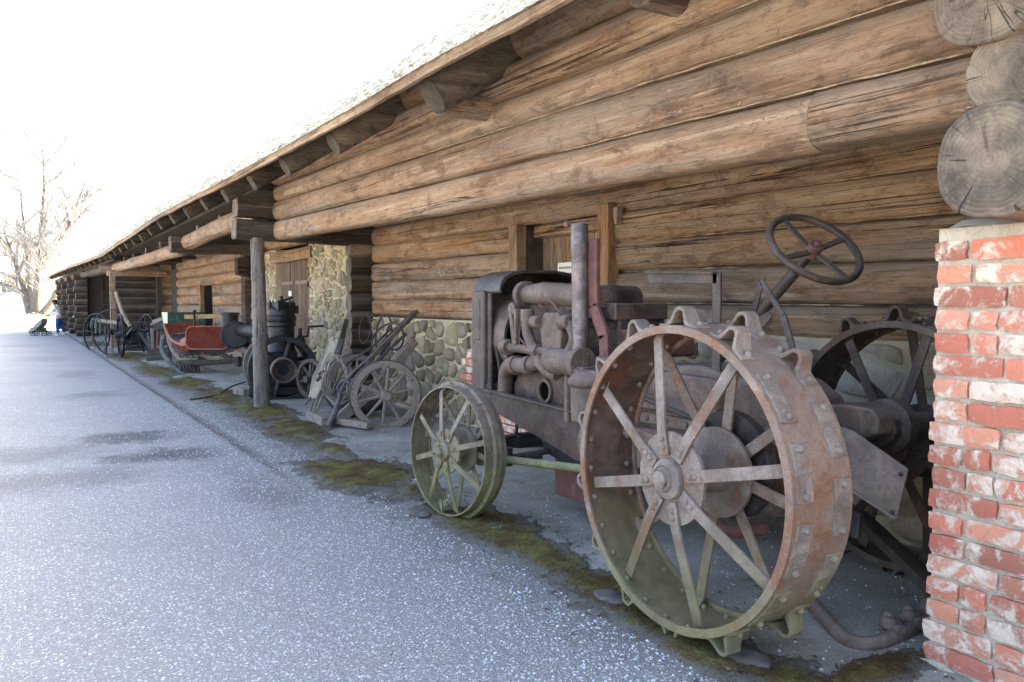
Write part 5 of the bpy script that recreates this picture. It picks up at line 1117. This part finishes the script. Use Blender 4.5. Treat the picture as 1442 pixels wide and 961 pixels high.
single('black_hose', MB().tube(smooth_path(hs, 6), .013, 8), M['darkwood'], 'black hose trailing from the engine over the mossy ground', 'hose', hs[0])

# ---------------------------------------------------------------- red sleigh
sl_ = thing('red_sleigh', 'old red wooden horse sleigh with curled grey runners standing left of the engine', 'sleigh', (3.3, 17.2, 0))
def sp(px, py, d): return at(px, py, D=d)
DB, DF = 15.9, 17.6
def rrect(x0, y0, x1, y1, r_, d, n=5):
    out = []
    for cx_, cy_, a0 in ((x1 - r_, y1 - r_, 0), (x0 + r_, y1 - r_, 90), (x0 + r_, y0 + r_, 180), (x1 - r_, y0 + r_, 270)):
        for i in range(n + 1): a = R(a0 + 90 * i / n); out.append(at(cx_ + r_ * math.cos(a), cy_ + r_ * math.sin(a), D=d))
    return out
vd = vdir(290)
part('back_panel', MB().prism(rrect(262, 460, 322, 492, 9, DB), vd * .05), M['redpaint'], sl_, .01)
rimp = rrect(262, 460, 322, 492, 9, DB - .005)
part('panel_edge', MB().tube(rimp, .014, 6, closed=True), M['pinkpaint'], sl_)
part('front_panel', MB().prism([sp(232, 456, DF), sp(281, 453, DF), sp(283, 466, DF), sp(236, 471, DF)], vd * .04), M['redpaint'], sl_, .006)
side = smooth_path([sp(231, 457, DF), sp(236, 470, DF - .3), sp(243, 480, DF - .8), sp(254, 485, DF - 1.3), sp(262, 484, DB + .1), sp(263, 478, DB)], 5)
part('side_rail', MB().tube(side, .03, 8), M['pinkpaint'], sl_)
part('side_panel', MB().prism([sp(234, 466, DF - .1), sp(243, 481, DF - .8), sp(256, 487, DF - 1.4), sp(264, 486, DB + .05), sp(266, 494, DB + .05), sp(254, 497, DF - 1.3), sp(246, 489, DF - .9)], vd.cross(Vector((0, 0, 1))) * .03), M['redpaint'], sl_, .004)
part('seat_well', MB().prism([sp(238, 473, DF), sp(268, 468, DF), sp(268, 484, DB + .3), sp(250, 484, DF - .8)], vd * .03), M['black'], sl_)
part('arm_block', MB().prism([sp(253, 480, DB + .4), sp(258, 476, DB + .2), sp(264, 474, DB), sp(264, 487, DB), sp(256, 488, DB + .2)], vd * .1), M['pinkpaint'], sl_, .01)
br_ = [sp(260, 446.5, DB + .05), sp(334, 445, DB + .05)]
rail = part('back_rail', MB().bar(br_[0], br_[1], .085, .05), M['yellowwood'], sl_, .006)
for px in (273.5, 323): part('stanchion', MB().bar(sp(px, 443, DB), sp(px, 462, DB), .03, .03), M['black'], sl_)
r1 = smooth_path([sp(231, 474, 17.2), sp(228, 486, 17.1), sp(230, 498, 17.0), sp(238, 509, 16.8), sp(250, 521, 16.7), sp(263, 529, 16.4), sp(278, 534, 16.1)], 5)
part('runner', MB().tube(r1, .05, 8), M['bluegrey'], sl_)
r2 = smooth_path([sp(237, 470, 17.9), sp(240, 484, 17.8), sp(246, 497, 17.7), sp(258, 506, 17.5), sp(290, 521, 17.2), sp(326, 530, 16.4)], 5)
part('runner', MB().tube(r2, .055, 8), M['cartwood'], sl_)
part('cross_bar', MB().tube([sp(250, 513, 16.7), sp(338, 507, 16.0)], .065, 8), M['darkwood'], sl_)
part('cross_bar', MB().tube([sp(250, 507, 16.8), sp(281, 506, 16.5)], .045, 8), M['green_rod'], sl_)
part('cross_bar', MB().tube(smooth_path([sp(284, 497, 16.3), sp(292, 503, 16.3), sp(308, 504, 16.2), sp(326, 502, 16.1)]), .045, 8), M['cartwood'], sl_)
part('floor_board', MB().prism([sp(254, 495, 16.6), sp(330, 490, 15.9), sp(330, 496, 15.9), sp(258, 502, 16.6)], vd * .5), M['darkwood'], sl_, .01)
for k in range(6): part('runner_strut', MB().tube([sp(252 + k * 5.2, 512, 16.6), sp(256 + k * 4.8, 521 + k * 1.3, 16.4)], .034, 6), M['darkwood'], sl_)
for k in range(4): part('spring_hook', MB().tube(smooth_path([sp(254 + k * 9, 496, 16.2), sp(253 + k * 9, 502, 16.2), sp(257 + k * 9, 504, 16.2)], 4), .012, 6), M['black'], sl_)
part('rear_post', MB().tube([sp(300, 492, 16.2), sp(338, 514, 16.0)], .05, 8).tube([sp(316, 490, 16.2), sp(290, 508, 16.4)], .04, 8), M['darkwood'], sl_)
# green chest on its stand behind the sleigh
GD = 19.5
ch = thing('green_chest', 'dark green wooden box with a cream end standing on a frame behind the red sleigh', 'box', at(260, 497, D=GD))
part('box', MB().prism([sp(236, 440.5, GD), sp(290, 440, GD + .5), sp(290, 458, GD + .5), sp(236, 459, GD)], vdir(250) * .5), M['greenpaint'], ch, .01)
part('box_end', MB().prism([sp(227.5, 440, GD + .2), sp(236, 440, GD - .01), sp(236, 459, GD - .01), sp(231, 462, GD + .2)], vdir(240) * .5), M['cream'], ch, .008)
part('lid_knob', MB().sph(sp(274, 438.5, GD + .4), .045, 10, 6, (1, 1, .8)), M['black'], ch)
for px in (238, 286): part('leg', MB().bar(sp(px, 459, GD + .25), Vector((*sp(px, 459, GD + .25).xy, .02)), .09, .09), M['darkwood'], ch)
# stump of boards on the ground in front
single('board_block', MB().prism([sp(216, 519, 18.5), sp(222, 515, 18.5), sp(229, 516, 18.5), sp(229, 528, 18.5), sp(213, 530, 18.5)], vdir(220) * .3), M['green_rod'], 'mossy upright board end on the ground left of the sleigh runner', 'board', at(220, 528, Z=0), bevel=.01)
# light frame machine next to the chest
fm = thing('winnowing_frame', 'small broken frame of pale and red slats between the hay rake and the green box', 'frame', at(215, 515, Z=0))
FD = 20.5
for a_, b_, m, r_ in (((214, 462, 0), (216, 512, 0), 'cartwood', .035), ((222, 466, 0), (219, 508, 0), 'pinkpaint', .02), ((227, 464, .3), (228, 508, .3), 'cartwood', .03), ((232, 470, .3), (226, 500, .3), 'palewood', .025), ((208, 468, .2), (212, 500, .2), 'bluegrey', .03)):
    part('slat', MB().bar(sp(a_[0], a_[1], FD + a_[2]), sp(b_[0], b_[1], FD + b_[2]), r_ * 2, r_), M[m], fm, .004)
part('tray', MB().prism([sp(214, 452, FD), sp(228, 447, FD), sp(229, 451, FD), sp(216, 457, FD)], vdir(220) * .5), M['palewood'], fm, .006)
part('tray_side', MB().prism([sp(215, 456, FD), sp(229, 451, FD), sp(231, 462, FD), sp(218, 466, FD)], vdir(220) * .45), M['black'], fm, .006)
for k in range(3): part('base_beam', MB().bar(sp(207, 494 + k * 6, FD - .3 * k), sp(236, 492 + k * 6, FD - .3 * k), .09, .09), M['darkwood'], fm, .01)

# ---------------------------------------------------------------- hay rake and mower
hr = thing('hay_rake', 'black horse drawn hay rake with tall thin spoked wheels and a grey pole lever', 'hay rake', at(170, 500, Z=0))
def thinwheel(parent, c, D_, axis, nsp=12, m='black', fe=.035, wd=.05):
    return cartwheel(parent, c, D_, axis, mat=m, tyre=None, nsp=nsp, wd=wd, felloe=fe, hubl=.25, hubr=.07)
RD = 22.5
thinwheel(hr, at(158, 468, D=RD), 1.28, vdir(158, R(38)), 14); thinwheel(hr, at(170, 473, D=RD - 1.2), 1.12, vdir(170, R(82)), 12, wd=.06)
thinwheel(hr, at(208, 472, D=RD + .6), 1.2, vdir(206, R(70)), 12); thinwheel(hr, at(136, 470, D=RD + 2.5), 1.25, vdir(136, R(55)), 12)
for a_, b_, m, r_, d0, d1 in (((140, 452), (172, 456), 'cartwood', .055, 23, 22), ((170, 456), (214, 470), 'darkwood', .05, 22, 23), ((163, 411), (167, 425), 'palewood', .045, 22, 22), ((167, 424), (174, 445), 'palewood', .05, 22, 22), ((174, 444), (184, 460), 'palewood', .055, 22, 22), ((158, 468), (208, 472), 'black', .04, 22.5, 23), ((198, 470), (213, 492), 'darkwood', .05, 22, 21.5), ((172, 480), (186, 462), 'palewood', .02, 21.5, 22), ((186, 475), (199, 445), 'black', .02, 22, 22), ((180, 462), (196, 484), 'black', .03, 22, 22), ((212, 458), (228, 449), 'cartwood', .035, 22, 22), ((218, 446), (219, 432), 'black', .015, 22, 22)):
    part('beam' if r_ > .035 else 'stay', MB().tube([sp(*a_, d0), sp(*b_, d1)], r_, 8), M[m], hr)
for k in range(14):
    px = 176 + k * 2.6; part('tine', MB().tube(smooth_path([sp(px, 468 + .2 * k, 22.3), sp(px + 4, 480, 22.1), sp(px + 1, 491, 21.9), sp(px - 4, 494, 21.8)], 4), .014, 5), M['black'], hr)
for a_, b_, r_ in (((176, 462), (205, 478), .03), ((182, 486), (210, 462), .025), ((190, 458), (200, 492), .025), ((178, 490), (214, 488), .03), ((160, 468), (186, 482), .03), ((204, 445), (212, 500), .022), ((148, 458), (150, 500), .02), ((186, 462), (222, 470), .03)): part('stay', MB().tube([sp(*a_, 22.1), sp(*b_, 21.9)], r_, 6), M['black'], hr)
for px in (131, 137): part('seat_spring', MB().tube(smooth_path([sp(px - 3, 462, 22), sp(px - 2, 452, 22), sp(px + 1, 449, 22), sp(px + 4, 453, 22), sp(px + 4, 470, 22)], 4), .022, 6), M['bluegrey'], hr)
part('seat', MB().lathe([(0, 0), (.14, .01), (.20, .05), (.19, .06), (.1, .03), (0, .02)], sp(181, 470, 22), (0, 0, 1), 18, cap=False), M['black'], hr)
part('gear_case', MB().sph(sp(176, 472, 22), .16, 14, 8).box(sp(192, 478, 22), (.3, .25, .2)), M['black'], hr)

# dead leaves and bark crumbs along the strip
lf = MB(); r_ = random.Random(77)
for k in range(900):
    y = 1.7 + 13 * r_.random() ** 1.5; x = r_.gauss(2.55, .28)
    if x < 1.95 or x > 4.2: continue
    z = max(floor_z(x, y), road_z(x, y)) + (.018 if moss_h(x, y) > .1 else .004); a = r_.uniform(0, 6.28); l = r_.uniform(.008, .024); w_ = l * r_.uniform(.25, .7); c, s = math.cos(a), math.sin(a)
    q = [(-l, 0, .002), (0, -w_, r_.uniform(.001, .008)), (l, 0, r_.uniform(.002, .01)), (0, w_, r_.uniform(.001, .008))]
    lf.add([(x + c * u - s * v, y + s * u + c * v, z + h) for u, v, h in q], [(0, 1, 2), (0, 2, 3)])
lo2 = link('dead_leaves', lf.mesh('dead_leaves', flat('dead_leaf', (.13, .085, .05), .9, .5, 30), ang=180)); tag(lo2, 'dead leaves and bark crumbs scattered along the mossy strip by the tractor', 'leaves', kind='stuff')
# ---------------------------------------------------------------- far end: person with pram, tree, house, plants
pc = at(83, 467, Z=0); pc = Vector((pc.x * 41 / 47.2, pc.y * 41 / 47.2, 0)); PD = (pc - Vector((0, 0, EYE))).dot(fwd)
pc = at(83, 468.2, D=PD); pc.z = 0
person = thing('person', 'person in white jacket and blue jeans leaning over a grey pushchair at the far end', 'person', pc)
side_ = rgt.copy(); back_ = Vector((fwd.x, fwd.y, 0)).normalized()
PS = .88                                                              # a short person, measured against the log ends
def pp_(s, b, z): return pc + (side_ * s + back_ * b + Vector((0, 0, z))) * PS
def skin(name, verts, edges, mat, parent, sub=2, root=0):
    me = bpy.data.meshes.new(name); off = WLOC[parent.name]
    me.from_pydata([tuple(pp_(*v[:3]) - off) for v in verts], edges, []); me.materials.append(mat)
    o = link(name, me, parent); WLOC[o.name] = off
    m = o.modifiers.new('skin', 'SKIN'); sv = me.skin_vertices[0].data
    for i, v in enumerate(verts): sv[i].radius = (v[3] * PS, (v[3] if len(v) < 5 else v[4]) * PS); 
    sv[root].use_root = True; m.use_smooth_shade = True
    s = o.modifiers.new('subdivision', 'SUBSURF'); s.levels = sub; s.render_levels = sub
    return o
skinm = flat('skin', (.46, .27, .19), .5, .1); denim = flat('blue_denim', (.035, .07, .19), .85, .3, 30); jacket = flat('white_jacket', (.72, .72, .66), .8, .08); hairm = flat('dark_hair', (.025, .016, .012), .6, .3, 40)
# one continuous body: pelvis, spine, neck, head, arms reaching to the handle, legs
body = [(.0, 0, .90, .13, .11), (-.02, 0, 1.10, .13, .10), (-.08, 0, 1.30, .155, .11), (-.12, 0, 1.41, .09), (-.15, 0, 1.47, .052), (-.19, 0, 1.56, .078, .09), (-.20, 0, 1.64, .082, .095), (-.195, 0, 1.70, .055),
        (-.10, -.17, 1.37, .058), (-.22, -.21, 1.14, .043), (-.44, -.17, 1.02, .034), (-.50, -.16, 1.01, .026), (-.10, .17, 1.37, .058), (-.22, .21, 1.14, .043), (-.44, .17, 1.02, .034), (-.50, .16, 1.01, .026),
        (.02, -.09, .80, .10), (-.02, -.10, .47, .068), (.02, -.10, .10, .045), (-.05, -.10, .05, .042), (.02, .09, .80, .10), (.08, .10, .48, .066), (.22, .10, .15, .044), (.17, .10, .06, .04)]
bed = [(0, 1), (1, 2), (2, 3), (3, 4), (4, 5), (5, 6), (6, 7), (2, 8), (8, 9), (9, 10), (10, 11), (2, 12), (12, 13), (13, 14), (14, 15), (0, 16), (16, 17), (17, 18), (18, 19), (0, 20), (20, 21), (21, 22), (22, 23)]
skin('body', body, bed, skinm, person)
for s_ in (-1, 1):
    hv, he = [(-.49, .165 * s_, 1.01, .024, .018), (-.55, .165 * s_, 1.005, .026, .016)], [(0, 1)]
    for k in range(4):
        i = len(hv); hv += [(-.585, .165 * s_ + (k - 1.5) * .018, 1.012, .009), (-.61 + .006 * abs(k - 1.3), .165 * s_ + (k - 1.5) * .019, .995, .008), (-.60, .165 * s_ + (k - 1.5) * .019, .975, .007)]; he += [(1, i), (i, i + 1), (i + 1, i + 2)]
    i = len(hv); hv += [(-.53, .165 * s_ - s_ * .034, 1.0, .010), (-.565, .165 * s_ - s_ * .042, .985, .008)]; he += [(0, i), (i, i + 1)]
    skin('hand', hv, he, skinm, person, 1)
skin('jacket', [(.01, 0, .82, .185, .17), (-.02, 0, 1.0, .165, .145), (-.05, 0, 1.18, .165, .135), (-.09, 0, 1.33, .175, .135), (-.13, 0, 1.43, .085), (-.10, -.18, 1.37, .078), (-.22, -.22, 1.14, .062), (-.42, -.175, 1.03, .047), (-.10, .18, 1.37, .078), (-.22, .22, 1.14, .062), (-.42, .175, 1.03, .047)], [(0, 1), (1, 2), (2, 3), (3, 4), (3, 5), (5, 6), (6, 7), (3, 8), (8, 9), (9, 10)], jacket, person)
skin('jeans', [(.0, 0, .96, .15, .14), (.02, -.09, .78, .115), (-.02, -.10, .47, .088), (.02, -.10, .13, .072), (.02, .09, .78, .115), (.08, .10, .48, .086), (.22, .10, .18, .07)], [(0, 1), (1, 2), (2, 3), (0, 4), (4, 5), (5, 6)], denim, person)
for v in ([(.05, -.10, .06, .05), (-.10, -.10, .04, .045), (-.17, -.10, .03, .03)], [(.25, .10, .13, .05), (.15, .10, .06, .045), (.09, .10, .03, .035)]): skin('shoe', v, [(0, 1), (1, 2)], jacket, person)
skin('hair', [(-.17, 0, 1.66, .095, .10), (-.19, 0, 1.71, .085, .09), (-.13, 0, 1.57, .07, .085)], [(0, 1), (0, 2)], hairm, person)
fc = MB()
for s_ in (-1, 1): fc.sph(pp_(-.272, .033 * s_, 1.625), .013, 8, 6)
part('eyes', fc, M['rubber'], person); part('nose', MB().sph(pp_(-.285, 0, 1.60), .018, 8, 6, (1, 1, 1.4)), skinm, person); part('mouth', MB().sph(pp_(-.268, 0, 1.555), .02, 8, 6, (.5, 1, .3)), M['pinkpaint'], person)
part('ears', MB().sph(pp_(-.195, -.09, 1.61), .025, 8, 6, (.8, .5, 1.2)).sph(pp_(-.195, .09, 1.61), .025, 8, 6, (.8, .5, 1.2)), skinm, person)
pr = thing('pushchair', 'grey pushchair with sloping hood held by the person at the far end', 'pushchair', pp_(-.95, 0, 0))
grey_f = flat('grey_fabric', (.27, .28, .25), .9, .25)
part('handle', MB().tube([pp_(-.56, -.22, .98), pp_(-.56, .22, .98)], .016, 8).tube([pp_(-.56, -.22, .98), pp_(-1.15, -.22, .35)], .014, 8).tube([pp_(-.56, .22, .98), pp_(-1.15, .22, .35)], .014, 8), M['cast'], pr)
part('hood', MB().prism([pp_(-.68, -.24, .86), pp_(-.98, -.24, .62), pp_(-1.42, -.24, .22), pp_(-1.38, -.24, .14), pp_(-1.05, -.24, .26), pp_(-.75, -.24, .55)], back_ * .48), grey_f, pr, .03)
part('basket', MB().box(pp_(-.86, 0, .30), (.4, .4, .2)), M['darkwood'], pr, .02)
for s_, b_ in ((-.62, -.22), (-.62, .22), (-1.2, -.2), (-1.2, .2)): part('wheel', MB().tube(ring_on(pp_(s_, b_, .12), back_, .10, 0, 20), .02, 8, closed=True).cyl(pp_(s_, b_ - .02, .12), pp_(s_, b_ + .02, .12), .04, n=10).bar(pp_(s_, b_, .12), pp_(-.9, b_, .38), .02, .02), M['rubber'], pr)
# low block wall
cbw = thing('kerb_block', 'low pale pink concrete block by the end of the road left of the person', 'block', at(52, 468, D=44))
part('block', MB().prism([at(41, 461.5, D=44), at(62, 461, D=44), at(62, 468.5, D=44), at(41, 468.8, D=44)], vdir(52) * .4), flat('pink_concrete', (.42, .36, .38), .9, .15), cbw, .02)

# bare tree with several stems
TB = at(46, 452, D=62); TB.z = -.05
tree = thing('bare_tree', 'bare spreading tree with several pinkish stems beyond the end of the barn', 'tree', TB)
bark = flat('pinkish_bark', (.16, .138, .122), .9, .45, 3); twigm = flat('twig_bark', (.30, .285, .27), .9, .3, 2)
tr_ = random.Random(17); trunk, limbs, twigs = MB(), MB(), MB()
u1 = rgt.copy(); dep = Vector((fwd.x, fwd.y, 0)).normalized()
def tpt(px, py, dd=0): return at(px, py, D=62 + dd)
def branch(pts, r0, r1, mb, n=7):
    pts = smooth_path(pts, 4); k = len(pts); mb.tube(pts, [r0 + (r1 - r0) * i / (k - 1) for i in range(k)], n); return pts
def grow(p, d, L, r_, lev):
    k = 4; pts = [p]; dd = d.copy()
    for i in range(k):
        dd = (dd + Vector((tr_.uniform(-.3, .3), tr_.uniform(-.3, .3), tr_.uniform(-.08, .26)))).normalized(); pts.append(pts[-1] + dd * L / k)
    (limbs if lev < 2 else twigs).tube(pts, [r_ * (1 - .75 * i / k) for i in range(k + 1)], 5 if lev < 2 else 3)
    if lev >= 4: return
    for j in range((4, 4, 3, 3)[lev]):
        t = tr_.uniform(.25, 1); i = min(k - 1, int(t * k)); q = pts[i] + (pts[i + 1] - pts[i]) * (t * k - i)
        a = dd.orthogonal().normalized(); a = Matrix.Rotation(tr_.uniform(0, 6.28), 3, dd) @ a
        grow(q, (dd * .75 + a * tr_.uniform(.5, .95) + Vector((0, 0, .15))).normalized(), L * tr_.uniform(.45, .68), max(.012, r_ * .5), lev + 1)
trunk.tube(smooth_path([tpt(48, 455), tpt(49, 440), tpt(50, 428)], 4), [.52, .48, .44, .40, .38, .36, .34, .33, .32], 14)
stems = [([(44, 450, 0), (38, 425, .3), (33, 405, .5), (20, 365, 1), (8, 330, 1.5)], .40, .10), ([(50, 445, -.2), (51, 415, -.4), (54, 380, -.5), (57, 335, 0), (62, 260, 0), (60, 205, 0)], .46, .05), ([(51, 440, .2), (56, 420, .6), (58, 400, 1), (62, 370, 1.4), (90, 330, 1.5), (118, 262, 1.5)], .36, .05),
         ([(52, 448, -.3), (62, 438, -.6), (72, 425, -.9), (80, 408, -1.2), (95, 380, -1.5), (130, 335, -2)], .34, .05), ([(42, 450, .4), (30, 412, .8), (12, 402, 1), (-8, 396, 1.2)], .2, .06), ([(46, 442, .3), (42, 410, .5), (38, 360, .6), (32, 300, .8), (24, 240, 1)], .3, .05), ([(52, 420, 0), (66, 355, .4), (100, 318, .2), (125, 290, 0)], .2, .04)]
for pts, r0, r1 in stems:
    P_ = branch([tpt(*q) for q in pts], r0 * .72, r1, trunk, 9); L_ = (P_[-1] - P_[len(P_) // 3]).length
    for j in range(14):
        i = tr_.randint(len(P_) // 3, len(P_) - 2); d = (P_[i + 1] - P_[i]).normalized(); a = Matrix.Rotation(tr_.uniform(0, 6.28), 3, d) @ d.orthogonal().normalized()
        grow(P_[i], (d * .5 + a * .9 + Vector((0, 0, .2))).normalized(), tr_.uniform(2.0, 4.2), r0 * .30, 1)
    grow(P_[-1], (P_[-1] - P_[-2]).normalized(), 2.4, r1, 1)
part('trunk', trunk, bark, tree, ang=180); part('limbs', limbs, twigm, tree, ang=180); part('crown', twigs, twigm, tree, kind='stuff', ang=180)

# cream house beyond
HD = 84
hs0 = at(-120, 447, D=HD); hs1 = at(92, 447, D=HD); hs0.z = hs1.z = 0
ho = thing('house', 'pale yellow house with a brown eave and small window behind the bare tree', 'house', (hs0 + hs1) / 2)
hx = (hs1 - hs0).normalized(); hy = Vector((-hx.y, hx.x, 0)); hy = hy if hy.dot(fwd) > 0 else -hy; HL = (hs1 - hs0).length
def hp_(a, b, z): return hs0 + hx * a + hy * b + Vector((0, 0, z))
yel = flat('cream_render', (.62, .58, .46), .9, .1, 2)
part('wall', MB().prism([hp_(0, 0, 0), hp_(HL, 0, 0), hp_(HL, 7, 0), hp_(0, 7, 0)], (0, 0, 4.1)), yel, ho)
rfm = flat('pale_roof', (.55, .55, .52), .8, .15, 3)
part('roof', MB().prism([hp_(-.5, -.6, 4.25), hp_(-.5, 3.5, 7.6), hp_(-.5, 7.6, 4.25)], hx * (HL + 1)), rfm, ho)
part('eave_board', MB().bar(hp_(-.5, -.66, 4.12), hp_(HL + .5, -.66, 4.12), .38, .05, side=(0, 0, 1)), flat('ochre_board', (.42, .25, .09), .8, .2), ho)
wx = (at(11, 403, D=HD) - hs0).dot(hx)
for a in (wx, wx - 4.2):
    f_ = part('window', MB().box(hp_(a, -.02, 3.2), (.01, .01, .01)).bar(hp_(a - .55, -.03, 3.05), hp_(a + .55, -.03, 3.05), 1.3, .05, side=(0, 0, 1)), M['white'], ho)
    for q in (-.26, .26): part('pane', MB().bar(hp_(a + q - .2, -.07, 3.05), hp_(a + q + .2, -.07, 3.05), 1.1, .02, side=(0, 0, 1)), M['bluegrey'], f_)
# sunlit low plants past the road
lp = MB(); lr = random.Random(31)
for k in range(5200):
    px = lr.uniform(-160, 78); d = lr.uniform(50, 74); c = at(px, 450, D=d); c.z = 0; h = lr.uniform(.25, .75)
    for q in range(3):
        a = lr.uniform(0, 6.28); s_ = lr.uniform(.05, .13); z = h * lr.uniform(.2, 1); e = c + Vector((lr.uniform(-.3, .3), lr.uniform(-.3, .3), z))
        dv = Vector((math.cos(a), math.sin(a), lr.uniform(-.4, .6))) * s_; wv = Vector((-math.sin(a), math.cos(a), .3)) * s_ * .6
        lp.add([e - dv, e + wv, e + dv, e - wv], [(0, 1, 2, 3)])
lo_ = link('low_plants', lp.mesh('low_plants', flat('dry_leaf', (.42, .40, .27), .9, .35, 2), ang=180)); tag(lo_, 'low pale leafy ground plants in the sun around the bare tree', 'plants', kind='stuff')
# small bird house in the tree
bh = thing('bird_house', 'tiny reddish bird house hanging in the twigs on the right of the bare tree', 'bird house', at(97, 316, D=60))
part('box', MB().box(at(97, 316, D=60), (.22, .18, .28)), M['rustred'], bh, .01); part('lid', MB().box(at(97, 312.3, D=60), (.34, .3, .05), Matrix.Rotation(.2, 3, 'Y')), M['darkwood'], bh)
part('perch_rod', MB().tube([at(97, 316, D=60), at(95, 300, D=60)], .02, 5), M['darkwood'], bh)
